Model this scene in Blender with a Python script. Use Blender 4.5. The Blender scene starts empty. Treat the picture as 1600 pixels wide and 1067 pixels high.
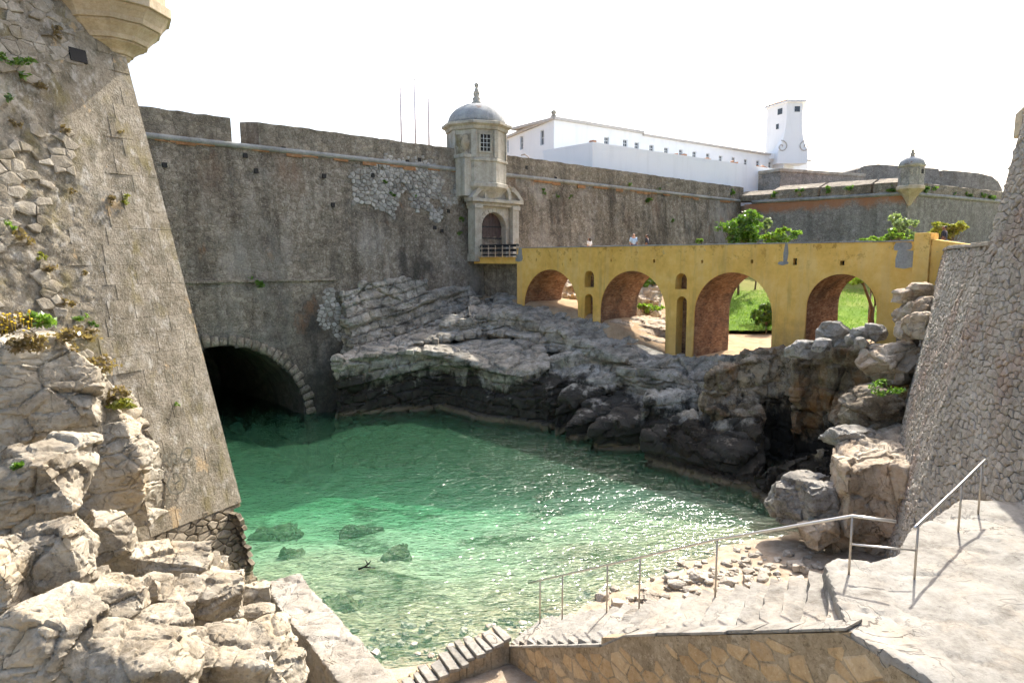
import bpy, bmesh, math, random
import numpy as np
from mathutils import Vector, Matrix
from mathutils.geometry import tessellate_polygon

# ------------------------------------------------------------------ camera, sky, sun, exposure
SC = bpy.context.scene
COL = SC.collection
F_PX, CX, CY, HORIZON, CAM_Z = 1067.0, 800.0, 533.5, 405.0, 11.0
PITCH = math.atan((CY - HORIZON) / F_PX)
cam_d = bpy.data.cameras.new('camera')
cam_d.lens = 36.0 * F_PX / 1600.0
cam_d.sensor_width = 36.0
cam_d.clip_start, cam_d.clip_end = 0.1, 6000
cam = bpy.data.objects.new('camera', cam_d)
cam.location = (0, 0, CAM_Z)
cam.rotation_euler = (math.radians(90) - PITCH, 0, 0)
COL.objects.link(cam)
SC.camera = cam

SUN_AZ, SUN_EL = math.radians(31), math.radians(46)      # azimuth to the right of straight ahead
world = bpy.data.worlds.new('World')
SC.world = world
world.use_nodes = True
wn = world.node_tree
sky = wn.nodes.new('ShaderNodeTexSky')
sky.sky_type = 'NISHITA'
sky.sun_disc = False
sky.sun_elevation = SUN_EL
sky.sun_rotation = SUN_AZ
sky.air_density, sky.dust_density, sky.ozone_density = 1.0, 5.0, 1.0
bg = wn.nodes['Background']
bg.inputs['Strength'].default_value = 0.12
wn.links.new(sky.outputs[0], bg.inputs[0])

sun_d = bpy.data.lights.new('sun', 'SUN')
sun_d.energy = 2.8
sun_d.angle = math.radians(0.53)
sun_d.color = (1.0, 0.95, 0.87)
sun = bpy.data.objects.new('sun', sun_d)
sun.rotation_euler = (math.radians(90) - SUN_EL, 0, math.radians(180) - SUN_AZ)
sun.location = (20, 40, 60)
COL.objects.link(sun)

SC.view_settings.view_transform = 'Standard'
SC.view_settings.look = 'None'
SC.view_settings.gamma = 1.0
SC.view_settings.use_curve_mapping = False
SC.view_settings.exposure = 1.7
SC.render.engine = 'CYCLES'
SC.cycles.max_bounces = 5
SC.cycles.diffuse_bounces = 3
SC.cycles.glossy_bounces = 2
SC.cycles.use_adaptive_sampling = True
SC.cycles.adaptive_threshold = 0.03
SC.cycles.adaptive_min_samples = 12
SC.cycles.transparent_max_bounces = 12
SC.cycles.caustics_reflective = False
SC.cycles.caustics_refractive = False
SC.cycles.use_denoising = True

# ------------------------------------------------------------------ pixel -> place
CP, SP = math.cos(PITCH), math.sin(PITCH)
def ray(px, py):
    u, v = (px - CX) / F_PX, (CY - py) / F_PX
    return np.array([u, CP + v * SP, -SP + v * CP])
EYE = np.array([0, 0, CAM_Z])
def PZ(px, py, z):
    d = ray(px, py)
    return EYE + d * ((z - CAM_Z) / d[2])
def PY(px, py, Y):
    d = ray(px, py)
    return EYE + d * (Y / d[1])
def to_px(P):
    P = np.asarray(P, float) - EYE
    zc = P[..., 1] * CP - P[..., 2] * SP
    yc = P[..., 1] * SP + P[..., 2] * CP
    return CX + F_PX * P[..., 0] / zc, CY - F_PX * yc / zc, zc

class Plane:
    """A battered wall face: point(s, z) = o + u*s + (z-z0)*(back*k + up)."""
    def __init__(self, o, u, out, k, z0=0.0):
        self.o = np.array([o[0], o[1], 0.0]); self.u = np.array([u[0], u[1], 0.0]); self.u /= np.linalg.norm(self.u)
        self.n = np.array([out[0], out[1], 0.0]); self.n /= np.linalg.norm(self.n)
        self.k, self.z0 = k, z0
        self.w = np.array([0, 0, 1.0]) - self.n * k
        self.N = self.n + np.array([0, 0, k]); self.N /= np.linalg.norm(self.N)
        self.W = self.w / np.linalg.norm(self.w)
    def pt(self, s, z, out=0.0):
        s = np.asarray(s, float); z = np.asarray(z, float)
        return (self.o + s[..., None] * self.u + (z - self.z0)[..., None] * self.w
                + np.array([0, 0, self.z0]) + self.N * np.asarray(out)[..., None])
    def hit(self, px, py):
        d = ray(px, py)
        p0 = self.pt(0.0, self.z0)
        t = np.dot(p0 - EYE, self.N) / np.dot(d, self.N)
        P = EYE + d * t
        return float(np.dot(P - self.o, self.u)), float(P[2])

# ------------------------------------------------------------------ noise in numpy
def _h(ix, iy, iz, seed):
    n = (ix.astype(np.int64) * 374761393 + iy.astype(np.int64) * 668265263 + iz.astype(np.int64) * 2147483647 + seed * 974711) & 0xFFFFFFFF
    n = ((n ^ (n >> 13)) * 1274126177) & 0xFFFFFFFF
    n = ((n ^ (n >> 16)) * 2246822519) & 0xFFFFFFFF
    n = n ^ (n >> 15)
    return (n & 0xFFFFFF) / float(0x1000000)
def vnoise(P, seed=0):
    i = np.floor(P).astype(np.int64); f = P - i
    f = f * f * (3 - 2 * f)
    r = 0
    for dx in (0, 1):
        for dy in (0, 1):
            for dz in (0, 1):
                w = (f[:, 0] if dx else 1 - f[:, 0]) * (f[:, 1] if dy else 1 - f[:, 1]) * (f[:, 2] if dz else 1 - f[:, 2])
                r = r + w * _h(i[:, 0] + dx, i[:, 1] + dy, i[:, 2] + dz, seed)
    return r * 2 - 1
def fbm(P, seed=0, oct=4, gain=0.5):
    r, a, t = 0, 1.0, 0
    for o in range(oct):
        r = r + a * vnoise(P * (2.03 ** o) + o * 17.3, seed + o); t += a; a *= gain
    return r / t
def worley(P, seed=0, centre=False):
    i = np.floor(P).astype(np.int64)
    F1 = np.full(len(P), 9.0); F2 = F1.copy(); cid = np.zeros(len(P)); ctr = np.zeros_like(P)
    for dx in (-1, 0, 1):
        for dy in (-1, 0, 1):
            for dz in (-1, 0, 1):
                c = i + np.array([dx, dy, dz])
                q = c + np.stack([_h(c[:, 0], c[:, 1], c[:, 2], seed + k) for k in (1, 2, 3)], 1)
                d = np.linalg.norm(P - q, axis=1)
                near = d < F1
                F2 = np.where(near, F1, np.minimum(F2, d))
                cid = np.where(near, _h(c[:, 0], c[:, 1], c[:, 2], seed + 9), cid); F1 = np.where(near, d, F1)
                if centre: ctr[near] = q[near]
    return (F1, F2, cid, ctr) if centre else (F1, F2, cid)
def facets(Q, seed):
    """per-cell random plane: broken, faceted relief in -1..1, and distance to the joint"""
    F1, F2, cid, ctr = worley(Q, seed, True)
    g = np.stack([_h((ctr[:, 0] * 977).astype(np.int64), (ctr[:, 1] * 977).astype(np.int64), (ctr[:, 2] * 977).astype(np.int64), seed + 40 + k) for k in range(3)], 1) - 0.5
    return (cid - 0.5) * 1.3 + 2.0 * (g * (Q - ctr)).sum(1), F2 - F1

# ------------------------------------------------------------------ objects
def tag(o, label=None, cat=None, group=None, kind=None):
    if label: o['label'] = label
    if cat: o['category'] = cat
    if group: o['group'] = group
    if kind: o['kind'] = kind
    return o
def empty(name, loc, label=None, cat=None, group=None):
    o = bpy.data.objects.new(name, None)
    o.location = tuple(float(c) for c in loc)
    COL.objects.link(o)
    return tag(o, label, cat, group)
def adopt(o, parent):
    if parent is not None:
        o.parent = parent
        o.matrix_parent_inverse = Matrix.Translation(-parent.location) if parent.type == 'EMPTY' else Matrix.Identity(4)
    return o
def mesh_obj(name, me, mat, parent=None, smooth=False):
    o = bpy.data.objects.new(name, me)
    if mat is not None and not me.materials: me.materials.append(mat)
    if smooth: me.polygons.foreach_set('use_smooth', [True] * len(me.polygons))
    COL.objects.link(o)
    return adopt(o, parent)

class MB:
    """collects shapes, builds ONE mesh object"""
    def __init__(self): self.v, self.f, self.n = [], [], 0
    def add(self, v, f):
        v = np.asarray(v, float).reshape(-1, 3)
        self.v.append(v); self.f += [[i + self.n for i in q] for q in f]; self.n += len(v)
        return self
    def box(self, o, a, b, c):
        """corner o, edges a b c"""
        o, a, b, c = (np.asarray(q, float) for q in (o, a, b, c))
        v = [o, o + a, o + a + b, o + b, o + c, o + a + c, o + a + b + c, o + b + c]
        f = [[3, 2, 1, 0], [4, 5, 6, 7], [0, 1, 5, 4], [1, 2, 6, 5], [2, 3, 7, 6], [3, 0, 4, 7]]
        if np.dot(np.cross(a, b), c) < 0: f = [q[::-1] for q in f]
        return self.add(v, f)
    def tube(self, pts, r, seg=8, r2=None):
        pts = [np.asarray(p, float) for p in pts]
        rs = [r] * len(pts) if r2 is None else list(np.linspace(r, r2, len(pts)))
        v, f = [], []
        for i, p in enumerate(pts):
            d = pts[min(i + 1, len(pts) - 1)] - pts[max(i - 1, 0)]
            d /= np.linalg.norm(d) + 1e-9
            a = np.cross(d, [0, 0, 1.0] if abs(d[2]) < 0.9 else [1.0, 0, 0]); a /= np.linalg.norm(a)
            b = np.cross(d, a)
            for k in range(seg):
                t = 2 * math.pi * k / seg
                v.append(p + rs[i] * (math.cos(t) * a + math.sin(t) * b))
        for i in range(len(pts) - 1):
            for k in range(seg):
                k2 = (k + 1) % seg
                f.append([i * seg + k, i * seg + k2, (i + 1) * seg + k2, (i + 1) * seg + k])
        f.append(list(range(seg))[::-1]); f.append([(len(pts) - 1) * seg + k for k in range(seg)])
        return self.add(v, f)
    def lathe(self, c, prof, seg=24, rot=0.0, cap=True):
        """prof: (radius, z above c)"""
        c = np.asarray(c, float); v, f = [], []
        for r, z in prof:
            for k in range(seg):
                t = rot + 2 * math.pi * k / seg
                v.append(c + np.array([r * math.cos(t), r * math.sin(t), z]))
        for i in range(len(prof) - 1):
            for k in range(seg):
                k2 = (k + 1) % seg
                f.append([i * seg + k, i * seg + k2, (i + 1) * seg + k2, (i + 1) * seg + k])
        if cap:
            f.append(list(range(seg))[::-1]); f.append([(len(prof) - 1) * seg + k for k in range(seg)])
        return self.add(v, f)
    def region(self, outer, holes, fn, d0, d1):
        """flat polygon (s,z) with holes, between depths d0 (front) and d1; fn(s,z,d)->point"""
        loops = [list(outer)] + [list(h) for h in holes]
        tess = tessellate_polygon([[Vector((p[0], p[1], 0)) for p in L] for L in loops])
        flat = [p for L in loops for p in L]
        n = len(flat)
        v = [fn(p[0], p[1], d0) for p in flat] + [fn(p[0], p[1], d1) for p in flat]
        f = []
        for t in tess:
            f.append(list(t)); f.append([i + n for i in t][::-1])
        k = 0
        for L in loops:
            m = len(L)
            for i in range(m):
                a, b = k + i, k + (i + 1) % m
                f.append([a, b, b + n, a + n])
            k += m
        return self.add(v, f)
    def grid(self, P, keep=None):
        """P: (n,m,3)"""
        n, m = P.shape[:2]
        f = []
        for i in range(n - 1):
            for j in range(m - 1):
                if keep is None or keep[i, j]:
                    f.append([i * m + j, (i + 1) * m + j, (i + 1) * m + j + 1, i * m + j + 1])
        return self.add(P.reshape(-1, 3), f)
    def mesh(self, name, fix=True):
        me = bpy.data.meshes.new(name)
        v = np.concatenate(self.v) if self.v else np.zeros((0, 3))
        me.from_pydata(v.tolist(), [], self.f)
        if fix:
            bm = bmesh.new(); bm.from_mesh(me)
            bmesh.ops.recalc_face_normals(bm, faces=bm.faces)
            bm.to_mesh(me); bm.free()
        me.update()
        return me
    def build(self, name, mat, parent=None, smooth=False, fix=True, bevel=0.0):
        me = self.mesh(name, fix)
        if bevel:
            bm = bmesh.new(); bm.from_mesh(me)
            ed = [e for e in bm.edges if len(e.link_faces) == 2 and e.calc_face_angle(0) > 0.6]
            bmesh.ops.bevel(bm, geom=ed, offset=bevel, segments=2, affect='EDGES', profile=0.6)
            bm.to_mesh(me); bm.free()
        return mesh_obj(name, me, mat, parent, smooth)

def grid_mesh(name, P, mat, parent=None, keep=None, smooth=True):
    """fast big grid"""
    n, m = P.shape[:2]
    i, j = np.meshgrid(np.arange(n - 1), np.arange(m - 1), indexing='ij')
    q = np.stack([i * m + j, (i + 1) * m + j, (i + 1) * m + j + 1, i * m + j + 1], -1)
    if keep is not None: q = q[keep]
    q = q.reshape(-1, 4)
    me = quads_mesh(name, P.reshape(-1, 3), q)
    return mesh_obj(name, me, mat, parent, smooth)
def quads_mesh(name, V, Q):
    me = bpy.data.meshes.new(name)
    me.vertices.add(len(V)); me.vertices.foreach_set('co', np.asarray(V, np.float32).ravel())
    k = Q.shape[1]
    me.loops.add(Q.size); me.loops.foreach_set('vertex_index', Q.astype(np.int32).ravel())
    me.polygons.add(len(Q))
    me.polygons.foreach_set('loop_start', np.arange(0, Q.size, k, dtype=np.int32))
    me.update(calc_edges=True); me.validate()
    return me

# ------------------------------------------------------------------ materials
class NT:
    def __init__(self, name):
        self.m = bpy.data.materials.new(name); self.m.use_nodes = True
        self.t = self.m.node_tree; self.t.nodes.clear()
        self.out = self.t.nodes.new('ShaderNodeOutputMaterial')
        self._pos = None
    def n(self, typ, ins=None, **kw):
        x = self.t.nodes.new('ShaderNode' + typ)
        for k, v in kw.items(): setattr(x, k, v)
        for k, v in (ins or {}).items(): self.set(x.inputs[k], v)
        return x
    def set(self, sock, v):
        if isinstance(v, bpy.types.NodeSocket): self.t.links.new(v, sock)
        elif isinstance(v, (tuple, list)) and len(v) == 3 and sock.type == 'RGBA': sock.default_value = (*v, 1)
        else: sock.default_value = v
    @property
    def pos(self):
        if self._pos is None: self._pos = self.n('NewGeometry').outputs['Position']
        return self._pos
    def obj(self): return self.n('TexCoord').outputs['Object']
    def rnd(self): return self.n('ObjectInfo').outputs['Random']
    def scale(self, vec, s, rot=(0, 0, 0)):
        return self.n('Mapping', {'Vector': vec, 'Scale': s, 'Rotation': rot}).outputs[0]
    def noise(self, scale, detail=5, rough=0.55, vec=None, dist=0.0):
        return self.n('TexNoise', {'Vector': vec if vec is not None else self.pos, 'Scale': scale, 'Detail': detail, 'Roughness': rough, 'Distortion': dist}).outputs[0]
    def voro(self, scale, feature='F1', vec=None, out='Distance', rand=1.0):
        return self.n('TexVoronoi', {'Vector': vec if vec is not None else self.pos, 'Scale': scale, 'Randomness': rand}, feature=feature).outputs[out]
    def ramp(self, fac, stops, interp='LINEAR'):
        x = self.n('ValToRGB', {'Fac': fac}); r = x.color_ramp; r.interpolation = interp
        while len(r.elements) < len(stops): r.elements.new(0.5)
        for e, (p, c) in zip(r.elements, stops):
            e.position = p; e.color = (*c, 1) if isinstance(c, (tuple, list)) else (c, c, c, 1)
        return x.outputs[0]
    def math(self, op, a, b=0.0, clamp=False):
        x = self.n('Math', operation=op, use_clamp=clamp); self.set(x.inputs[0], a); self.set(x.inputs[1], b)
        return x.outputs[0]
    def mix(self, fac, a, b, blend='MIX'):
        x = self.n('Mix', data_type='RGBA', blend_type=blend)
        self.set(x.inputs[0], fac); self.set(x.inputs[6], a); self.set(x.inputs[7], b)
        return x.outputs[2]
    def step(self, v, lo, hi):
        return self.n('MapRange', {'Value': v, 'From Min': lo, 'From Max': hi}, clamp=True).outputs[0]
    def sep(self, vec=None):
        return self.n('SeparateXYZ', {0: vec if vec is not None else self.pos}).outputs
    def bump(self, h, strength=0.5, dist=0.05, normal=None):
        x = self.n('Bump', {'Height': h, 'Strength': strength, 'Distance': dist})
        if normal is not None: self.set(x.inputs['Normal'], normal)
        return x.outputs[0]
    def surf(self, col, rough=0.85, normal=None, metal=0.0, spec=0.3, **kw):
        b = self.n('BsdfPrincipled', {'Base Color': col, 'Roughness': rough, 'Metallic': metal, 'Specular IOR Level': spec})
        for k, v in kw.items(): self.set(b.inputs[k.replace('_', ' ')], v)
        if normal is not None: self.set(b.inputs['Normal'], normal)
        self.t.links.new(b.outputs[0], self.out.inputs['Surface'])
        return self.m

def plain(name, col, rough=0.7, metal=0.0, var=0.12, bump=0.2, scale=6.0):
    t = NT(name)
    nz = t.noise(scale, 6, 0.6)
    c = t.mix(t.step(nz, 0.3, 0.7), tuple(x * (1 - var) for x in col), tuple(min(1, x * (1 + var)) for x in col))
    return t.surf(c, rough, t.bump(t.noise(scale * 6, 4), bump, 0.01), metal)

def masonry(name, dark, mid, light, cell=0.35, streak=0.5, bump=0.6, bdist=0.08, rnd=0.0, tint=None, flat=1.0, extra=None, lichen=0.3, joint=0.0, speck=0.5):
    cw = 0.5 * joint if joint > 0 else 0.06; mean = 0.5 * (cw + 1.32); lo_, hi_ = mean - 0.21, mean + 0.23
    """weathered rubble: cell-sized mottling, run-down streaks, lichen, pitting"""
    t = NT(name)
    warp = t.n('VectorMath', {0: t.pos, 1: t.n('VectorMath', {0: t.n('TexNoise', {'Vector': t.pos, 'Scale': 2.5, 'Detail': 3.0}).outputs['Color'], 3: 0.35}, operation='SCALE').outputs[0]}, operation='ADD').outputs[0]
    vs = t.scale(warp, (1, 1, 1.35 * flat))
    vc = t.n('TexVoronoi', {'Vector': vs, 'Scale': 1 / cell})
    stone = t.sep(vc.outputs['Color'])[0]
    edge = t.step(t.voro(1 / cell, 'DISTANCE_TO_EDGE', vs), 0.0, 0.16)
    big = t.noise(0.22, 4, 0.6)
    med = t.noise(1.7, 4, 0.65)
    fine = t.noise(14, 4, 0.72)
    v = t.math('ADD', t.math('MULTIPLY', stone, cw), t.math('MULTIPLY', med, 0.5))
    v = t.math('ADD', v, t.math('MULTIPLY', fine, 0.42))
    v = t.math('ADD', v, t.math('MULTIPLY', big, 0.4))
    c = t.ramp(t.step(v, lo_, hi_), [(0.0, dark), (0.5, mid), (1.0, light)])
    c = t.mix(t.math('MULTIPLY', t.math('SUBTRACT', 1.0, edge), joint), c, tuple(x * 0.45 for x in dark))
    st = t.noise(1.0, 5, 0.6, t.scale(t.pos, (1.1, 1.1, 0.07)))
    c = t.mix(t.math('MULTIPLY', t.step(st, 0.5, 0.72), streak), c, tuple(x * 0.55 for x in dark))
    st2 = t.noise(0.45, 3, 0.6, t.scale(t.pos, (1.0, 1.0, 0.10)))
    c = t.mix(t.math('MULTIPLY', t.step(st2, 0.48, 0.64), streak * 0.6), c, tuple(x * 0.6 for x in dark))
    ln = t.noise(0.9, 5, 0.78)
    c = t.mix(t.math('MULTIPLY', t.step(ln, 0.56, 0.72), lichen), c, (0.42, 0.42, 0.38))
    sp = t.noise(6.5, 3, 0.85)
    c = t.mix(t.math('MULTIPLY', t.step(sp, 0.57, 0.66), speck), c, light)
    c = t.mix(t.math('MULTIPLY', t.math('SUBTRACT', 1.0, t.step(sp, 0.34, 0.43)), speck), c, tuple(x * 0.4 for x in dark))
    if tint:
        for col, sc, lo, hi, amt in tint:
            nz = t.noise(sc, 5, 0.65, t.scale(t.pos, (1, 1, 0.6)))
            c = t.mix(t.math('MULTIPLY', t.step(nz, lo, hi), amt), c, col)
    if extra: c = extra(t, c)
    if rnd:
        r = t.rnd()
        c = t.mix(rnd, c, t.ramp(r, [(0.0, dark), (0.5, mid), (1.0, light)]))
    h = t.math('ADD', t.math('MULTIPLY', edge, joint), t.math('ADD', t.math('MULTIPLY', fine, 0.5), t.math('MULTIPLY', med, 0.8)))
    return t.surf(c, 0.92, t.bump(h, bump, bdist), spec=0.15)

M = {}
def long_wall_extra(t, c):
    x, y, z = t.sep()[:3]
    # remains of orange render below the cordon, and a black-green damp foot
    hi = t.math('MULTIPLY', t.step(z, 13.5, 20.5), t.step(t.noise(0.35, 6, 0.7, t.scale(t.pos, (1, 1, 0.45))), 0.52, 0.66))
    c = t.mix(t.math('MULTIPLY', hi, 0.55), c, (0.23, 0.105, 0.05))
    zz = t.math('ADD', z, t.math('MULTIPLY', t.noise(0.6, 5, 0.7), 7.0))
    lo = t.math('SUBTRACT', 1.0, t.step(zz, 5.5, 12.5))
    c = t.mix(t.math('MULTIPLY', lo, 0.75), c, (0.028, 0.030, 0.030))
    return c
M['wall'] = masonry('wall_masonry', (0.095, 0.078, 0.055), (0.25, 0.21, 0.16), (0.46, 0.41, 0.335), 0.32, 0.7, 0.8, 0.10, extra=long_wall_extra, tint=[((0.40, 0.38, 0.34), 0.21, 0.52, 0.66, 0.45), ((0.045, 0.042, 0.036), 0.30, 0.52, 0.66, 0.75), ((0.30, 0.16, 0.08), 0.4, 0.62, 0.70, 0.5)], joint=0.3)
def far_wall_extra(t, c):
    x, y, z = t.sep()[:3]
    zz = t.math('ADD', z, t.math('MULTIPLY', t.noise(0.25, 6, 0.7), 5.0))
    hi = t.math('MULTIPLY', t.step(zz, 19.2, 20.0), t.step(x, 29, 31))
    hi = t.math('MULTIPLY', hi, t.math('SUBTRACT', 1.0, t.step(x, 44.5, 45.5)))
    return t.mix(t.math('MULTIPLY', hi, 0.85), c, (0.36, 0.16, 0.075))
M['far_wall'] = masonry('far_wall_masonry', (0.15, 0.135, 0.115), (0.27, 0.255, 0.225), (0.40, 0.38, 0.345), 0.4, 0.55, 0.5, 0.08, extra=far_wall_extra, joint=0.3)
M['far_pale'] = masonry('far_pale_masonry', (0.16, 0.155, 0.14), (0.33, 0.31, 0.27), (0.45, 0.43, 0.38), 0.5, 0.3, 0.5, 0.08, joint=0.3)
M['parapet'] = masonry('parapet_masonry', (0.12, 0.10, 0.075), (0.25, 0.215, 0.165), (0.42, 0.37, 0.29), 0.4, 0.6, 0.7, 0.08, joint=0.3)
M['white_stone'] = masonry('white_rubble', (0.15, 0.14, 0.12), (0.33, 0.315, 0.28), (0.52, 0.50, 0.455), 0.6, 0.1, 0.5, 0.05, rnd=0.5)
M['bastion'] = masonry('bastion_masonry', (0.15, 0.125, 0.085), (0.30, 0.26, 0.195), (0.50, 0.46, 0.38), 0.45, 0.35, 0.9, 0.07,
                       tint=[((0.075, 0.068, 0.042), 2.1, 0.50, 0.66, 0.6), ((0.22, 0.18, 0.065), 1.1, 0.54, 0.66, 0.5), ((0.52, 0.49, 0.43), 3.1, 0.55, 0.66, 0.55), ((0.50, 0.36, 0.20), 1.0, 0.63, 0.66, 0.7)])
M['ashlar'] = masonry('ashlar_masonry', (0.15, 0.125, 0.085), (0.30, 0.26, 0.195), (0.50, 0.46, 0.38), 0.45, 0.35, 0.9, 0.07, rnd=0.07,
                      tint=[((0.075, 0.068, 0.042), 2.1, 0.50, 0.66, 0.6), ((0.22, 0.18, 0.065), 1.1, 0.54, 0.66, 0.5), ((0.52, 0.49, 0.43), 3.1, 0.55, 0.66, 0.55), ((0.50, 0.36, 0.20), 1.0, 0.63, 0.66, 0.7)])
M['bastion_rubble'] = masonry('bastion_rubble', (0.15, 0.125, 0.085), (0.33, 0.29, 0.225), (0.54, 0.50, 0.42), 0.45, 0.3, 0.9, 0.06, rnd=0.3,
                       tint=[((0.24, 0.19, 0.07), 1.3, 0.55, 0.68, 0.5)])
M['rubble'] = masonry('rubble_stone', (0.16, 0.14, 0.11), (0.36, 0.33, 0.28), (0.58, 0.55, 0.50), 0.5, 0.15, 0.8, 0.04, rnd=0.5)
M['footing'] = masonry('footing_stone', (0.07, 0.06, 0.045), (0.20, 0.165, 0.115), (0.40, 0.35, 0.27), 0.4, 0.2, 0.8, 0.04, rnd=0.55)
M['right_stone'] = masonry('right_wall_stone', (0.14, 0.12, 0.095), (0.31, 0.275, 0.225), (0.50, 0.465, 0.40), 0.4, 0.3, 0.9, 0.05, rnd=0.3,
                           tint=[((0.25, 0.10, 0.05), 0.35, 0.52, 0.64, 0.5)])
M['right_bed'] = masonry('right_wall_mortar', (0.09, 0.075, 0.06), (0.20, 0.17, 0.14), (0.34, 0.30, 0.25), 0.25, 0.3, 0.9, 0.05)
M['mortar'] = masonry('mortar', (0.16, 0.12, 0.07), (0.35, 0.275, 0.18), (0.53, 0.44, 0.32), 0.2, 0.3, 0.8, 0.04)
M['stair_stone'] = masonry('stair_wall_stone', (0.30, 0.18, 0.08), (0.50, 0.35, 0.19), (0.66, 0.54, 0.37), 0.4, 0.25, 0.9, 0.05, rnd=0.35)
M['trim'] = masonry('limestone_trim', (0.24, 0.215, 0.17), (0.44, 0.41, 0.34), (0.60, 0.57, 0.50), 1.2, 0.5, 0.35, 0.03, lichen=0.2, speck=0.2)
M['corbel'] = masonry('corbel_limestone', (0.28, 0.22, 0.14), (0.47, 0.39, 0.27), (0.60, 0.53, 0.41), 1.2, 0.45, 0.5, 0.03, lichen=0.2, speck=0.2)
def dome_extra(t, c):
    k = t.step(t.noise(0.9, 6, 0.7), 0.60, 0.64)
    return t.mix(t.math('MULTIPLY', k, 0.75), c, (0.20, 0.12, 0.08))
M['dome'] = masonry('dome_render', (0.20, 0.21, 0.21), (0.34, 0.35, 0.34), (0.48, 0.48, 0.46), 1.5, 0.4, 0.3, 0.03, extra=dome_extra, speck=0.2)
M['cordon'] = masonry('cordon_stone', (0.16, 0.16, 0.15), (0.28, 0.28, 0.26), (0.40, 0.40, 0.37), 1.0, 0.3, 0.5, 0.03, speck=0.2)
M['stain'] = masonry('orange_band', (0.20, 0.10, 0.05), (0.33, 0.17, 0.08), (0.42, 0.27, 0.16), 0.5, 0.5, 0.5, 0.03)

def rock_mat(name, dark, mid, light, wet=True, bd=0.10, warm=(0.40, 0.29, 0.17), warm_amt=0.35, rust=0.0, seams=0.6):
    t = NT(name)
    big = t.noise(0.35, 5, 0.6); med = t.noise(1.6, 5, 0.68, dist=0.4); fine = t.noise(11, 5, 0.75)
    lay = t.noise(1.0, 6, 0.65, t.scale(t.pos, (0.35, 0.35, 3.2), (0.15, 0.12, 0)))
    v = t.math('ADD', t.math('ADD', t.math('MULTIPLY', big, 0.45), t.math('MULTIPLY', med, 0.55)), t.math('ADD', t.math('MULTIPLY', fine, 0.35), t.math('MULTIPLY', lay, 0.3)))
    c = t.ramp(t.step(v, 0.64, 1.0), [(0.0, dark), (0.45, mid), (1.0, light)])
    c = t.mix(t.math('MULTIPLY', t.step(t.noise(0.7, 6, 0.7), 0.5, 0.68), warm_amt), c, warm)
    if rust:
        c = t.mix(t.math('MULTIPLY', t.step(t.noise(0.28, 5, 0.6), 0.56, 0.66), rust), c, (0.30, 0.13, 0.03))
    ck = t.math('MULTIPLY', t.math('SUBTRACT', 1.0, t.step(t.math('ABSOLUTE', t.math('SUBTRACT', t.noise(0.8, 5, 0.55, dist=1.0), 0.5)), 0.0, 0.012)), t.step(big, 0.45, 0.6))
    c = t.mix(t.math('MULTIPLY', ck, seams), c, tuple(x * 0.3 for x in dark))
    spots = t.step(t.noise(4.5, 5, 0.8), 0.60, 0.68)
    c = t.mix(t.math('MULTIPLY', spots, 0.5), c, tuple(x * 0.5 for x in dark))
    rough = 0.9
    if wet:
        z = t.sep()[2]
        zz = t.math('SUBTRACT', z, t.math('MULTIPLY', t.step(t.noise(0.55, 5, 0.7, t.scale(t.pos, (1, 1, 0.6))), 0.25, 0.75), 4.2))
        w = t.math('SUBTRACT', 1.0, t.step(zz, 0.3, 1.2))
        c = t.mix(t.math('MULTIPLY', w, 0.9), c, (0.021, 0.018, 0.014))
        # bleached tide band right at the water
        b = t.math('SUBTRACT', 1.0, t.step(t.math('ADD', z, t.math('MULTIPLY', t.noise(1.5, 4), 0.35)), 0.38, 0.6))
        c = t.mix(t.math('MULTIPLY', b, 0.75), c, (0.20, 0.16, 0.105))
    h = t.math('ADD', t.math('MULTIPLY', med, 0.45), t.math('ADD', t.math('MULTIPLY', fine, 0.5), t.math('MULTIPLY', ck, -0.5)))
    return t.surf(c, rough, t.bump(h, 0.8, bd), spec=0.2)
M['cliff'] = rock_mat('cliff_rock', (0.075, 0.068, 0.055), (0.25, 0.23, 0.19), (0.52, 0.49, 0.425), warm_amt=0.3)
M['cliff_rust'] = rock_mat('rusty_cliff_rock', (0.055, 0.043, 0.028), (0.18, 0.145, 0.10), (0.40, 0.35, 0.27), warm=(0.33, 0.21, 0.10), warm_amt=0.4, rust=0.6)
M['rock'] = rock_mat('pale_rock', (0.13, 0.105, 0.072), (0.32, 0.28, 0.215), (0.51, 0.47, 0.39), wet=False, warm=(0.50, 0.36, 0.19), warm_amt=0.45, seams=0.35)
M['rock_tan'] = rock_mat('tan_rock', (0.20, 0.15, 0.10), (0.40, 0.33, 0.245), (0.56, 0.49, 0.40), wet=False, warm=(0.42, 0.25, 0.12), warm_amt=0.5)
M['grey_boulder'] = rock_mat('grey_boulder', (0.10, 0.09, 0.075), (0.25, 0.235, 0.205), (0.44, 0.42, 0.38), wet=False, warm_amt=0.25)
M['slab'] = rock_mat('worn_slab', (0.125, 0.11, 0.09), (0.25, 0.235, 0.205), (0.355, 0.34, 0.305), wet=False, bd=0.045, warm=(0.46, 0.37, 0.27), warm_amt=0.4, seams=0.7)
M['quay'] = rock_mat('quay_slab', (0.17, 0.15, 0.12), (0.29, 0.265, 0.225), (0.40, 0.375, 0.33), wet=False, warm_amt=0.3, seams=0.4)
M['pebble'] = rock_mat('beach_stone', (0.18, 0.15, 0.115), (0.40, 0.355, 0.29), (0.58, 0.54, 0.47), wet=False, warm=(0.36, 0.26, 0.17), warm_amt=0.4)

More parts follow.
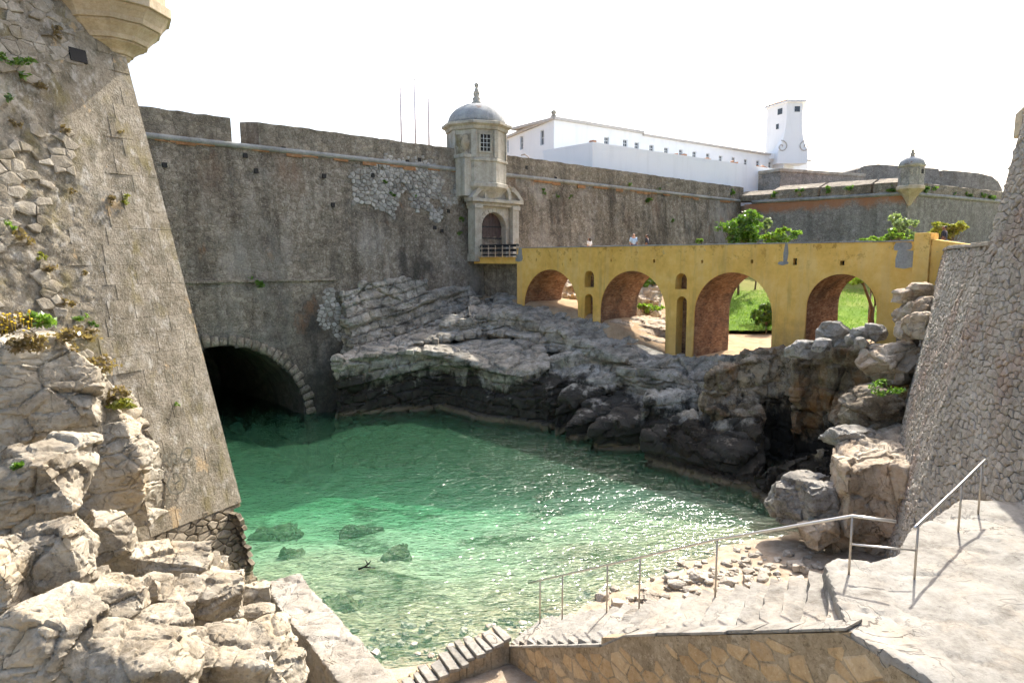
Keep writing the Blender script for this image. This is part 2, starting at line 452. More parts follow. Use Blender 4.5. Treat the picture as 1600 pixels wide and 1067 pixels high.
def yellow():
    t = NT('yellow_plaster')
    x, y, z = t.sep()[:3]
    big = t.noise(0.5, 5, 0.6); med = t.noise(2.3, 7, 0.7)
    c = t.ramp(t.step(t.math('ADD', t.math('MULTIPLY', big, 0.6), t.math('MULTIPLY', med, 0.4)), 0.38, 0.62), [(0.0, (0.64, 0.38, 0.085)), (0.5, (0.75, 0.465, 0.12)), (1.0, (0.80, 0.54, 0.18))])
    st = t.noise(1.0, 5, 0.6, t.scale(t.pos, (1.4, 1.4, 0.08)))
    c = t.mix(t.math('MULTIPLY', t.step(st, 0.5, 0.7), 0.35), c, (0.58, 0.43, 0.22))
    # flaking near the parapet
    zz = t.step(z, 10.2, 11.6)
    fl = t.math('MULTIPLY', t.step(t.noise(1.5, 8, 0.75), 0.56, 0.60), zz)
    c = t.mix(t.math('MULTIPLY', fl, 0.75), c, (0.42, 0.23, 0.05))
    foot = t.math('MULTIPLY', t.math('SUBTRACT', 1.0, t.step(t.math('ADD', z, t.math('MULTIPLY', med, 3.0)), 7.4, 9.2)), 0.45)
    c = t.mix(foot, c, (0.36, 0.27, 0.13))
    c = t.mix(t.math('MULTIPLY', t.step(t.noise(0.9, 4, 0.65, t.scale(t.pos, (1.6, 1.6, 0.16))), 0.56, 0.70), 0.5), c, (0.34, 0.24, 0.09))
    gr = t.math('MULTIPLY', t.step(t.noise(2.1, 8, 0.75, t.scale(t.pos, (1, 1, 1.0))), 0.62, 0.66), zz)
    c = t.mix(t.math('MULTIPLY', gr, 0.6), c, (0.30, 0.27, 0.2))
    h = t.math('ADD', t.noise(9, 5), t.math('MULTIPLY', med, 1.5))
    return t.surf(c, 0.85, t.bump(h, 0.35, 0.03), spec=0.2)
M['yellow'] = yellow()
def brick():
    t = NT('vault_brick')
    w = t.scale(t.pos, (1, 1, 1), (0, 0, math.radians(47.6)))
    med = t.noise(1.3, 7, 0.7); big = t.noise(0.5, 5, 0.6)
    rows = t.voro(7, 'DISTANCE_TO_EDGE', t.scale(w, (0.5, 0.5, 1.6)))
    cell = t.sep(t.n('TexVoronoi', {'Vector': t.scale(w, (0.5, 0.5, 1.6)), 'Scale': 7.0}).outputs['Color'])[0]
    c = t.ramp(t.step(t.math('ADD', med, t.math('MULTIPLY', cell, 0.3)), 0.4, 0.9), [(0.0, (0.10, 0.055, 0.035)), (0.5, (0.24, 0.125, 0.07)), (1.0, (0.36, 0.235, 0.14))])
    c = t.mix(t.math('MULTIPLY', t.step(big, 0.5, 0.62), 0.65), c, (0.055, 0.045, 0.04))
    e = t.step(rows, 0, 0.08)
    c = t.mix(t.math('MULTIPLY', t.math('SUBTRACT', 1.0, e), 0.4), c, (0.30, 0.25, 0.19))
    return t.surf(c, 0.92, t.bump(t.math('ADD', e, med), 0.7, 0.04), spec=0.15)
M['brick'] = brick()

def white_wall():
    t = NT('whitewash')
    st = t.noise(1.0, 6, 0.65, t.scale(t.pos, (0.8, 0.8, 0.09)))
    c = t.mix(t.math('MULTIPLY', t.step(st, 0.5, 0.75), 0.35), (0.84, 0.86, 0.87), (0.62, 0.63, 0.62))
    c = t.mix(t.math('MULTIPLY', t.step(t.noise(0.4, 6, 0.7), 0.5, 0.7), 0.3), c, (0.76, 0.78, 0.80))
    return t.surf(c, 0.8, t.bump(t.noise(5, 5), 0.15, 0.03))
M['white'] = white_wall()
M['roof'] = plain('roof_edge', (0.50, 0.47, 0.43))
M['terracotta'] = plain('terracotta', (0.42, 0.24, 0.15), var=0.3)
M['shutter'] = plain('window_frame', (0.62, 0.64, 0.64))
def glass_mat():
    t = NT('window_glass')
    return t.surf((0.05, 0.06, 0.07), 0.12, spec=0.6)
M['glass'] = glass_mat()
M['void'] = plain('dark_opening', (0.02, 0.018, 0.016))
M['black'] = plain('black_paint', (0.022, 0.023, 0.026), 0.5)
def steel():
    t = NT('steel_tube')
    return t.surf(t.mix(t.noise(30, 4), (0.52, 0.50, 0.47), (0.66, 0.64, 0.60)), 0.33, metal=0.9)
M['steel'] = steel()
M['post'] = plain('tarnished_steel', (0.48, 0.41, 0.33), 0.45, 0.7)
M['pole'] = plain('pole_paint', (0.62, 0.55, 0.53), 0.5)
M['door'] = plain('dark_door', (0.075, 0.052, 0.048), 0.6, var=0.3, scale=3)
M['paper'] = plain('white_notice', (0.8, 0.8, 0.8), var=0.02)
M['concrete'] = masonry('grey_concrete', (0.16, 0.16, 0.155), (0.30, 0.30, 0.29), (0.42, 0.42, 0.40), 0.8, 0.5, 0.4, 0.03, speck=0.2)
M['orange_ball'] = plain('iron', (0.2, 0.2, 0.2))
def dirt_mat(name, a, b, scale=1.2):
    t = NT(name)
    v = t.math('ADD', t.math('MULTIPLY', t.noise(scale, 7, 0.7), 0.6), t.math('MULTIPLY', t.noise(scale * 14, 6, 0.75), 0.4))
    c = t.ramp(t.step(v, 0.36, 0.64), [(0, a), (1, b)])
    return t.surf(c, 0.95, t.bump(v, 0.8, 0.08), spec=0.1)
M['dirt'] = dirt_mat('dry_earth', (0.24, 0.155, 0.085), (0.47, 0.35, 0.22))
M['beach'] = dirt_mat('beach_sand', (0.26, 0.19, 0.125), (0.52, 0.43, 0.33), 2.2)
def seabed_mat():
    t = NT('seabed_sand')
    n1 = t.noise(0.23, 5, 0.62, dist=0.6); n2 = t.noise(1.6, 7, 0.7)
    c = t.ramp(t.step(n2, 0.3, 0.7), [(0, (0.50, 0.45, 0.33)), (1, (0.72, 0.66, 0.51))])
    zb = t.sep()[2]
    peb = t.sep(t.n('TexVoronoi', {'Vector': t.pos, 'Scale': 3.2}).outputs['Color'])[0]
    shallow = t.math('MULTIPLY', t.step(zb, -1.5, -0.35), 0.75)
    c = t.mix(shallow, c, t.ramp(peb, [(0.0, (0.10, 0.075, 0.04)), (0.5, (0.27, 0.21, 0.125)), (1.0, (0.47, 0.40, 0.28))]))
    weed = t.math('MULTIPLY', t.step(n1, 0.52, 0.62), t.step(n2, 0.34, 0.52))
    c = t.mix(t.math('MULTIPLY', weed, 0.9), c, (0.055, 0.065, 0.025))
    return t.surf(c, 0.95, t.bump(n2, 0.7, 0.15), spec=0.1)
M['seabed'] = seabed_mat()
def lawn_mat():
    t = NT('lawn_grass')
    z = t.sep()[2]
    v = t.math('ADD', t.math('MULTIPLY', t.noise(0.3, 5, 0.65), 0.6), t.math('MULTIPLY', t.noise(9, 7, 0.8), 0.45))
    c = t.ramp(t.step(v, 0.36, 0.68), [(0, (0.055, 0.12, 0.012)), (0.55, (0.13, 0.22, 0.025)), (1, (0.24, 0.30, 0.05))])
    dry = t.math('MULTIPLY', t.step(t.math('ADD', z, t.math('MULTIPLY', t.noise(0.16, 5, 0.6), 5.0)), 8.8, 11.2), 0.6)
    c = t.mix(dry, c, (0.30, 0.23, 0.09))
    return t.surf(c, 0.9, t.bump(t.noise(18, 6, 0.8), 0.9, 0.12), spec=0.1)
M['lawn'] = lawn_mat()
def leaf_mat(name, a, b):
    t = NT(name)
    v = t.math('ADD', t.math('MULTIPLY', t.noise(1.7, 4), 0.5), t.math('MULTIPLY', t.noise(23, 3), 0.5))
    c = t.ramp(t.step(v, 0.36, 0.64), [(0, a), (1, b)])
    d = t.n('BsdfDiffuse', {'Color': c}); tr = t.n('BsdfTranslucent', {'Color': t.mix(1.0, c, (1.5, 1.6, 0.8), 'MULTIPLY')})
    g = t.n('BsdfGlossy', {'Roughness': 0.4, 'Color': (1, 1, 1)})
    m = t.n('MixShader', {0: 0.42, 1: d.outputs[0], 2: tr.outputs[0]})
    m2 = t.n('MixShader', {0: 0.05, 1: m.outputs[0], 2: g.outputs[0]})
    t.t.links.new(m2.outputs[0], t.out.inputs['Surface'])
    return t.m
M['leaf'] = leaf_mat('green_leaves', (0.045, 0.10, 0.012), (0.13, 0.24, 0.03))
M['leaf_light'] = leaf_mat('light_leaves', (0.09, 0.17, 0.02), (0.22, 0.34, 0.05))
M['leaf_grey'] = leaf_mat('grey_green_leaves', (0.13, 0.19, 0.08), (0.30, 0.36, 0.19))
M['leaf_yellow'] = leaf_mat('yellow_green_leaves', (0.14, 0.16, 0.02), (0.30, 0.29, 0.05))
M['leaf_dry'] = leaf_mat('dry_stalks', (0.13, 0.09, 0.042), (0.26, 0.195, 0.10))
M['petal'] = plain('yellow_petal', (0.75, 0.52, 0.02))
M['bark'] = plain('bark', (0.16, 0.11, 0.07), 0.9, var=0.35, bump=0.6)
def water_mat():
    t = NT('sea_water')
    w1 = t.noise(0.9, 2, 0.45, t.scale(t.pos, (1.0, 1.7, 1), (0, 0, 0.5)), 0.5)
    w2 = t.noise(2.8, 1, 0.4, t.scale(t.pos, (1, 1.7, 1), (0, 0, -0.3)), 0.3)
    w3 = t.noise(7.5, 0, 0.4, t.scale(t.pos, (1, 1.5, 1), (0, 0, 0.2)), 0.2)
    hgt = t.math('ADD', t.math('ADD', t.math('MULTIPLY', w1, 0.12), t.math('MULTIPLY', w2, 0.085)), t.math('MULTIPLY', w3, 0.034))
    nrm = t.bump(hgt, 1.0, 1.0)
    fr = t.n('Fresnel', {'IOR': 1.33, 'Normal': nrm})
    gl = t.n('BsdfGlossy', {'Color': (1, 1, 1), 'Roughness': 0.11, 'Normal': nrm})
    tp = t.n('BsdfTransparent', {'Color': (0.96, 0.99, 0.97)})
    # fine suspended silt scatters some light right below the surface
    df = t.n('BsdfDiffuse', {'Color': (0.13, 0.42, 0.22), 'Normal': nrm})
    body = t.n('MixShader', {0: 0.12, 1: tp.outputs[0], 2: df.outputs[0]})
    mx = t.n('MixShader', {0: fr.outputs[0], 1: body.outputs[0], 2: gl.outputs[0]})
    t.t.links.new(mx.outputs[0], t.out.inputs['Surface'])
    ab = t.n('VolumeAbsorption', {'Color': (0.14, 0.68, 0.50), 'Density': 0.185})
    t.t.links.new(ab.outputs[0], t.out.inputs['Volume'])
    return t.m
M['water'] = water_mat()

# ------------------------------------------------------------------ stones laid in a wall
def stone_mesh(seed, squash=0.75):
    """unit block in [-1,1]^3, 24 quads, rounded and uneven"""
    g = [-1, 0, 1]
    idx, v, f = {}, [], []
    def vid(p):
        if p not in idx: idx[p] = len(v); v.append(p)
        return idx[p]
    for ax in range(3):
        for sgn in (-1, 1):
            for a in (0, 1):
                for b in (0, 1):
                    q = []
                    for (i, j) in ((a, b), (a + 1, b), (a + 1, b + 1), (a, b + 1)):
                        p = [0, 0, 0]; p[ax] = sgn; p[(ax + 1) % 3] = g[i]; p[(ax + 2) % 3] = g[j]
                        q.append(vid(tuple(p)))
                    f.append(q if sgn > 0 else q[::-1])
    V = np.array(v, float)
    L = (np.abs(V) ** 5).sum(1) ** (1 / 5)
    V = V / L[:, None]
    rng = np.random.RandomState(seed)
    V += rng.uniform(-0.16, 0.16, V.shape)
    V[:, 1] *= squash
    return V, np.array(f)
VARS = [stone_mesh(i) for i in range(12)]
_stone_me = {}
def stone_data(kind, mat):
    key = (kind, mat.name)
    if key not in _stone_me:
        V, Q = VARS[kind]
        me = quads_mesh('stone', V, Q); me.materials.append(mat)
        me.polygons.foreach_set('use_smooth', [True] * len(Q))
        _stone_me[key] = me
    return _stone_me[key]
def lay(pl, s0, s1, z0, z1, h=(0.18, 0.30), w=(0.25, 0.55), depth=0.10, mask=None, seed=0, gap=0.9, sink=0.35, jit=0.04, uneven=0.03):
    """courses of stones on a Plane -> list of (matrix3x3, centre, variant, size)"""
    rng = random.Random(seed); out = []
    z = z0
    while z < z1:
        hh = rng.uniform(*h); s = s0 - rng.uniform(0, w[1])
        while s < s1:
            ww = rng.uniform(*w); hs = hh * rng.uniform(0.8, 1.15)
            cs, cz = s + ww / 2, z + hh / 2 + rng.uniform(-jit, jit)
            s += ww
            if mask is not None and not mask(cs, cz): continue
            dp = depth * rng.uniform(0.7, 1.35)
            a = rng.uniform(-0.09, 0.09)
            U = pl.u * math.cos(a) + pl.W * math.sin(a); W = -pl.u * math.sin(a) + pl.W * math.cos(a)
            flip = -1 if rng.random() < 0.5 else 1
            A = np.stack([U * ww * 0.5 * gap * 1.06 * flip, pl.N * dp * flip, W * hs * 0.5 * gap * 1.06], 1)
            c = pl.pt(cs, cz, dp * (0.5 - sink) + rng.uniform(-uneven, uneven))
            out.append((A, c, rng.randrange(12), ww * hs))
        z += hh
    return out
def place_stones(parent, stones, mat, name='stone', limit=300, rest='stone_infill'):
    if not stones: return
    C = np.array([s[1] for s in stones])
    x, y, d = to_px(C)
    area = np.array([s[3] for s in stones]) * (F_PX / np.maximum(d, 1)) ** 2
    inside = (x > -5) & (x < 1605) & (y > -5) & (y < 1072) & (d > 0.5)
    order = np.argsort(-(area * inside))
    pick = [i for i in order if inside[i]][:limit]
    ps = set(pick)
    for i in pick:
        A, c, k, _ = stones[i]
        o = bpy.data.objects.new(name, stone_data(k, mat))
        Mx = Matrix.Identity(4)
        for r in range(3):
            for q in range(3): Mx[r][q] = A[r, q]
            Mx[r][3] = c[r]
        COL.objects.link(o)
        adopt(o, parent)
        o.matrix_basis = Mx
    left = [s for i, s in enumerate(stones) if i not in ps]
    if left:
        Vs, Qs, n = [], [], 0
        for A, c, k, _ in left:
            V, Q = VARS[k]
            Vs.append(V @ A.T + c); Qs.append(Q + n); n += len(V)
        o = mesh_obj(rest, quads_mesh(rest, np.concatenate(Vs), np.concatenate(Qs)), mat, parent, True)
        tag(o, kind='stuff')

def clip_poly(poly, nx, ny, d):
    out = []
    for i in range(len(poly)):
        p, q = poly[i], poly[(i + 1) % len(poly)]
        a, c = p[0] * nx + p[1] * ny - d, q[0] * nx + q[1] * ny - d
        if a <= 0: out.append(p)
        if (a < 0 < c) or (c < 0 < a):
            t = a / (a - c); out.append((p[0] + (q[0] - p[0]) * t, p[1] + (q[1] - p[1]) * t))
    return out
ORD = 'first second third fourth fifth sixth seventh eighth ninth tenth eleventh twelfth thirteenth fourteenth fifteenth sixteenth seventeenth eighteenth'.split()
def cells(s0, s1, z0, z1, w, h, mask=None, seed=0, rand=0.9, drop=0.0):
    """interlocking irregular stones: Voronoi cells of a jittered, brick-staggered lattice"""
    rg = random.Random(seed)
    ni, nj = int((s1 - s0) / w) + 3, int((z1 - z0) / h) + 3
    P, Wt = {}, {}
    for j in range(-2, nj + 1):
        for i in range(-2, ni + 1):
            P[i, j] = (s0 + (i + 0.5 * (j % 2) + rg.uniform(-0.5, 0.5) * rand) * w, z0 + (j + rg.uniform(-0.5, 0.5) * rand) * h); Wt[i, j] = rg.uniform(-0.28, 0.28)
    out = []
    for j in range(nj):
        for i in range(ni):
            c = P.get((i, j))
            if c is None or not (s0 <= c[0] <= s1 and z0 <= c[1] <= z1): continue
            if drop and rg.random() < drop: continue
            if mask is not None and not mask(*c): continue
            poly = [(c[0] - 1.2 * w, c[1] - 1.2 * h), (c[0] + 1.2 * w, c[1] - 1.2 * h), (c[0] + 1.2 * w, c[1] + 1.2 * h), (c[0] - 1.2 * w, c[1] + 1.2 * h)]
            for dj in (-2, -1, 0, 1, 2):
                for di in (-2, -1, 0, 1, 2):
                    q = P.get((i + di, j + dj))
                    if (di or dj) and q is not None and poly:
                        nx, ny = (q[0] - c[0]) / w ** 2, (q[1] - c[1]) / h ** 2     # metric stretched with the lattice
                        d = nx * (q[0] + c[0]) / 2 + ny * (q[1] + c[1]) / 2 + (Wt[i, j] - Wt[i + di, j + dj]) / 2
                        poly = clip_poly(poly, nx, ny, d)
            if len(poly) >= 3: out.append((c, poly))
    return out
def cell_stone(pl, c, poly, gap, proud, rg, sink=0.12):
    """one stone: buried rim, arris, slightly domed uneven face"""
    n = len(poly); C = np.mean(poly, 0); r = math.sqrt(max(1e-4, sum((p[0] - C[0]) ** 2 + (p[1] - C[1]) ** 2 for p in poly) / n))
    k0 = max(0.3, 1 - gap / r); k2 = k0 * rg.uniform(0.66, 0.8); pr = proud * rg.uniform(0.55, 1.3)
    tx, tz = rg.uniform(-0.2, 0.2) * proud / r, rg.uniform(-0.2, 0.2) * proud / r
    V = []
    for k, dep in ((k0, -sink), (k0, pr * 0.45), (k2, pr)):
        for p in poly:
            s, z = C[0] + (p[0] - C[0]) * k, C[1] + (p[1] - C[1]) * k
            j = (rg.uniform(-0.25, 0.25) * proud + tx * (s - C[0]) * 2 + tz * (z - C[1]) * 2) if dep > 0 else 0
            V.append(pl.pt(s + rg.uniform(-.04, .04) * r, z + rg.uniform(-.04, .04) * r, dep + j))
    V.append(pl.pt(C[0] + rg.uniform(-.2, .2) * r, C[1] + rg.uniform(-.2, .2) * r, pr * rg.uniform(0.95, 1.3)))
    F = []
    for i in range(n):
        j = (i + 1) % n
        F += [[i, j, n + j, n + i], [n + i, n + j, 2 * n + j, 2 * n + i], [2 * n + i, 2 * n + j, 3 * n]]
    return np.array(V), F, pl.pt(C[0], C[1]), math.pi * r * r
def masonry_stones(parent, items, mat, name='stone', limit=300, rest='stone_infill', smooth=False):
    """items: (V, F, centre, area); the 300 largest in view become parts, the others one part"""
    if not items: return
    C = np.array([s[2] for s in items]); x, y, d = to_px(C)
    area = np.array([s[3] for s in items]) * (F_PX / np.maximum(d, 1)) ** 2
    inside = (x > -5) & (x < 1605) & (y > -5) & (y < 1072) & (d > 0.5)
    pick = [i for i in np.argsort(-area) if inside[i]][:limit]; ps = set(pick)
    for i in pick:
        V, F, c, _ = items[i]
        me = bpy.data.meshes.new(name); me.from_pydata((V - c).tolist(), [], F); me.update()
        o = mesh_obj(name, me, mat, parent, smooth)
        o.location = tuple(c)
    left = [s for i, s in enumerate(items) if i not in ps]
    if left:
        mb = MB()
        for V, F, c, _ in left: mb.add(V, F)
        tag(mb.build(rest, mat, parent, smooth, fix=False), kind='stuff')
def wall_of_stones(parent, pl, s0, s1, z0, z1, w, h, gap, proud, mat, mask=None, seed=0, name='stone', limit=300, collect=None, drop=0.0):
    rg = random.Random(seed); it = [cell_stone(pl, c, p, gap, proud, rg) for c, p in cells(s0, s1, z0, z1, w, h, mask, seed, 0.9, drop)]
    # faces must point outwards whichever way the wall runs
    for V, F, c, a in it:
        n = np.cross(V[F[2][1]] - V[F[2][0]], V[F[2][2]] - V[F[2][0]])
        if np.dot(n, pl.N) < 0:
            for f in F: f.reverse()
    if collect is not None: collect += it; return
    masonry_stones(parent, it, mat, name, limit)

# ------------------------------------------------------------------ rock masses
WORK = bpy.data.scenes.new('work')            # scratch scene: keeps the modifier evaluation off the big one
def work_depsgraph():
    try:
        with bpy.context.temp_override(scene=WORK, view_layer=WORK.view_layers[0]):
            return bpy.context.evaluated_depsgraph_get()
    except Exception:
        return bpy.context.evaluated_depsgraph_get()
def remesh(mb, voxel):
    me = mb.mesh('tmp')
    o = bpy.data.objects.new('tmp', me); WORK.collection.objects.link(o)
    m = o.modifiers.new('r', 'REMESH'); m.mode = 'VOXEL'; m.voxel_size = voxel
    dg = work_depsgraph()
    out = bpy.data.meshes.new_from_object(o.evaluated_get(dg), depsgraph=dg)
    bpy.data.objects.remove(o); bpy.data.meshes.remove(me)
    return out
def mesh_np(me):
    V = np.empty(len(me.vertices) * 3, np.float32); me.vertices.foreach_get('co', V)
    N = np.empty(len(me.vertices) * 3, np.float32); me.vertex_normals.foreach_get('vector', N)
    return V.reshape(-1, 3).astype(float), N.reshape(-1, 3).astype(float)
def weather(me, seed=0, warp=0.35, warp_s=0.5, block=(1.3, 1.0, 0.55), dip=(0.12, 0.2), step=0.22, groove=0.16, gw=0.10, fine=0.06, fine_s=2.2, mid=0.0, beds=None, sharp=32):
    V, N = mesh_np(me)
    D = np.stack([fbm(V * warp_s + 31 * k, seed + 7 * k, 3) for k in range(3)], 1) * warp
    rx, ry = dip
    Rm = np.array(Matrix.Rotation(rx, 3, 'X') @ Matrix.Rotation(ry, 3, 'Y'))
    Q = (V + D * 0.8) @ Rm.T / np.array(block)
    r1, e1 = facets(Q, seed + 3)
    disp = r1 * step - groove * np.exp(-(e1 / gw) ** 2)
    r2, e2 = facets(Q * 2.4 + 11, seed + 5)
    disp += r2 * step * 0.36 - groove * 0.45 * np.exp(-(e2 / gw) ** 2)
    r3, e3 = facets(Q * 5.7 + 5, seed + 8)
    disp += r3 * step * 0.15
    disp += fine * fbm(V * fine_s, seed + 13, 4, 0.6)
    if beds:
        bz = ((V + D * 1.2) @ Rm.T)[:, 2] / beds[0] + 0.5 * fbm(V * 0.25, seed + 61, 2)
        k0 = np.floor(bz).astype(np.int64); f = bz - k0
        lay_ = _h(k0, k0 * 0 + 5, k0 * 0, seed + 77) - 0.5
        disp += beds[1] * (lay_ * 1.6 - 0.5 * np.exp(-(f / 0.12) ** 2))
    if mid: disp += mid * fbm(V * 0.9, seed + 23, 4)
    V = V + D + N * disp[:, None]
    me.vertices.foreach_set('co', V.astype(np.float32).ravel()); me.update()
    me.polygons.foreach_set('use_smooth', [True] * len(me.polygons))
    if sharp: me.set_sharp_from_angle(angle=math.radians(sharp))
    return me
def rock(name, mb, mat, voxel=0.12, parent=None, **kw):
    me = weather(remesh(mb, voxel), **kw)
    me.materials.clear(); me.materials.append(mat)
    return mesh_obj(name, me, mat, parent, False)
def prism(mb, top, zbot, grow=0.0):
    """closed block under a top polygon of 3-D points"""
    T = np.array(top, float); c = T.mean(0)
    B = T.copy(); B[:, :2] = c[:2] + (T[:, :2] - c[:2]) * (1 + grow); B[:, 2] = zbot
    n = len(T); v = np.concatenate([T, B, [c], [[c[0], c[1], zbot]]])
    f = []
    for i in range(n):
        j = (i + 1) % n
        f += [[i, j, 2 * n], [j + n, i + n, 2 * n + 1], [j, i, i + n], [j, i + n, j + n]]
    mb.add(v, f)
    return mb
def boulder_mb(c, size, seed=0, rotz=0.0, cuts=9, tilt=(0, 0)):
    """a box chopped by random planes: angular boulder"""
    rng = random.Random(seed)
    bm = bmesh.new()
    bmesh.ops.create_cube(bm, size=2.0)
    for _ in range(cuts):
        n = Vector((rng.uniform(-1, 1), rng.uniform(-1, 1), rng.uniform(-0.6, 1))).normalized()
        d = rng.uniform(0.85, 1.18)
        r = bmesh.ops.bisect_plane(bm, geom=bm.verts[:] + bm.edges[:] + bm.faces[:], plane_co=n * d, plane_no=n, clear_outer=True)
        ed = [g for g in r['geom_cut'] if isinstance(g, bmesh.types.BMEdge)]
        if ed: bmesh.ops.edgeloop_fill(bm, edges=ed)
    R = Matrix.Rotation(rotz, 3, 'Z') @ Matrix.Rotation(tilt[0], 3, 'X') @ Matrix.Rotation(tilt[1], 3, 'Y')
    V = np.array([list(R @ Vector((v.co.x * size[0] / 2, v.co.y * size[1] / 2, v.co.z * size[2] / 2)) + Vector(c)) for v in bm.verts])
    bm.verts.index_update()
    F = [[v.index for v in f.verts] for f in bm.faces]
    bm.free()
    return MB().add(V, F)
def boulder(name, px, py, Y, size, mat, seed=0, rotz=0.0, voxel=0.08, label=None, group=None, tilt=(0, 0), **kw):
    mb = boulder_mb(PY(px, py, Y), size, seed, rotz, tilt=tilt)
    s = min(size)
    k = dict(warp=0.10 * s, warp_s=1.2 / s, block=(0.9 * s, 0.9 * s, 0.5 * s), step=0.085 * s, groove=0.035 * s, gw=0.05, fine=0.02 * s, fine_s=4.0 / s)
    k.update(kw)
    o = rock(name, mb, mat, voxel, seed=seed, **k)
    return tag(o, label, 'rock', group)
# ------------------------------------------------------------------ planes of the place
D_WALL = np.array([0.739, 0.674])           # the long wall runs away to the right
OUT_WALL = np.array([0.674, -0.739])        # and faces the cove
B_DIR = np.array([0.674, -0.739])           # the bridge runs from the gate towards the right
N_BR = np.array([0.739, 0.674])             # depth of the bridge
o = PZ(470, 650, 0.0)
WALL = Plane(o[:2], D_WALL, OUT_WALL, 0.09)
sg, zg = WALL.hit(766, 395)
GATE = WALL.pt(sg, 11.05)                    # foot of the gate
BR_O = np.array([GATE[0], GATE[1]]) - 2.1 * N_BR
BRIDGE = Plane(BR_O, B_DIR, -N_BR, 0.0)
def br(s, z, d=0.0):
    return BRIDGE.pt(s, z) + np.array([N_BR[0], N_BR[1], 0]) * d

# ------------------------------------------------------------------ sea floor, beach, earth, lawn
SHX = np.array([-60, -12, -7, -4, 0, 3, 7.5, 10.5, 14, 60.0]); SHY = np.array([14, 16.5, 17.0, 17.0, 18.4, 21.2, 24.6, 26.2, 27.6, 40.0])
def seabed_z(X, Y):
    d = Y - np.interp(X, SHX, SHY)
    P = np.stack([X.ravel(), Y.ravel(), X.ravel() * 0], 1)
    n = fbm(P * 0.35, 5, 4).reshape(X.shape); n2 = fbm(P * 1.6, 8, 3).reshape(X.shape)
    z = np.where(d < 0, -d * 0.10, -np.minimum(d * 0.11 + np.maximum(d - 9, 0) * 0.09, 3.9))
    return z + n * np.clip(np.abs(d) * 0.12, 0.03, 0.45) + n2 * 0.06
xs = np.concatenate([np.linspace(-900, -31, 12), np.arange(-30, 20, 0.3), np.linspace(20.5, 900, 14)])
ys = np.concatenate([np.linspace(-60, 9, 8), np.arange(10, 60, 0.3), np.linspace(61, 1800, 16)])
X, Y = np.meshgrid(xs, ys, indexing='ij')
tag(grid_mesh('seabed', np.stack([X, Y, seabed_z(X, Y)], -1), M['seabed']), kind='structure')
# dry part of the beach: pebbly sand 8 mm over the sea floor
xs = np.arange(-9, 16, 0.2); ys = np.arange(11, 28.5, 0.2)
X, Y = np.meshgrid(xs, ys, indexing='ij'); Z = seabed_z(X, Y) + 0.012
dry = (Z[:-1, :-1] > -0.06)
tag(grid_mesh('beach', np.stack([X, Y, Z], -1), M['beach'], keep=dry), kind='structure')

def earth_z(X, Y):
    """ground under and behind the bridge; s is the run along the bridge, t the depth beyond its face"""
    s = (X - BR_O[0]) * B_DIR[0] + (Y - BR_O[1]) * B_DIR[1]
    t = (X - BR_O[0]) * N_BR[0] + (Y - BR_O[1]) * N_BR[1]
    z = np.interp(s, [-2, 6, 12, 14, 20.5, 24, 27.5, 31, 34, 60], [7.9, 7.7, 7.2, 6.8, 4.95, 4.85, 5.3, 5.9, 6.6, 7])
    back = np.interp(s, [0, 7, 11, 15, 60], [8.0, 7.2, 5.6, 4.95, 4.95])
    k = np.clip((t - 4) / 8, 0, 1)
    z = z * (1 - k) + back * k
    P = np.stack([X.ravel(), Y.ravel(), X.ravel() * 0], 1)
    return z + 0.14 * fbm(P * 0.6, 3, 4).reshape(X.shape) + np.clip(t - 15, 0, 40) * 0.02 - np.clip(0.3 - t, 0, 3) * 1.3
ss = np.arange(-6, 52, 0.3); ts = np.arange(-0.9, 70, 0.35)
S, T = np.meshgrid(ss, ts, indexing='ij')
X = BR_O[0] + S * B_DIR[0] + T * N_BR[0]; Y = BR_O[1] + S * B_DIR[1] + T * N_BR[1]
tag(grid_mesh('ground', np.stack([X, Y, earth_z(X, Y)], -1), M['dirt']), kind='structure')
# lawn rising behind the bridge
xs = np.arange(4, 75, 0.4); ys = np.arange(40, 100, 0.4)
X, Y = np.meshgrid(xs, ys, indexing='ij')
P = np.stack([X.ravel(), Y.ravel(), X.ravel() * 0], 1)
edge = 54.0 + 1.0 * fbm(P * 0.15, 4, 3).reshape(X.shape) - (X - 22) * 0.10
LZ = lambda X, Y: 5.22 + np.clip(Y - (54 - (X - 22) * 0.10), 0, 60) * 0.135
Z = LZ(X, Y) + 0.10 * fbm(P * 0.4, 6, 4).reshape(X.shape)
keep = (Y[:-1, :-1] > edge[:-1, :-1]) & (X[:-1, :-1] > 11.5 + (Y[:-1, :-1] - 54) * 0.5)
tag(grid_mesh('lawn', np.stack([X, Y, Z], -1), M['lawn'], keep=keep), kind='structure')
rng = np.random.RandomState(4)
n = 26000
gx = rng.uniform(12, 44, n); gy = rng.uniform(51, 72, n)
ok = (gy > 54 - (gx - 22) * 0.10 + 0.2) & (gx > 12 + (gy - 54) * 0.5)
gx, gy = gx[ok], gy[ok]; gz = LZ(gx, gy); n = len(gx)
a = rng.uniform(0, 6.28, n); hgt = rng.uniform(0.07, 0.2, n); wv = np.stack([np.cos(a), np.sin(a), a * 0], 1) * 0.03
base = np.stack([gx, gy, gz], 1); tip = base + np.stack([rng.normal(0, 0.05, n), rng.normal(0, 0.05, n), hgt], 1)
V = np.stack([base - wv, base + wv, tip], 1).reshape(-1, 3)
tag(mesh_obj('grass', quads_mesh('grass', V, np.arange(n * 3).reshape(-1, 3)), M['leaf_light']), 'short green grass blades on the lawn behind the yellow bridge', 'grass', kind='stuff')

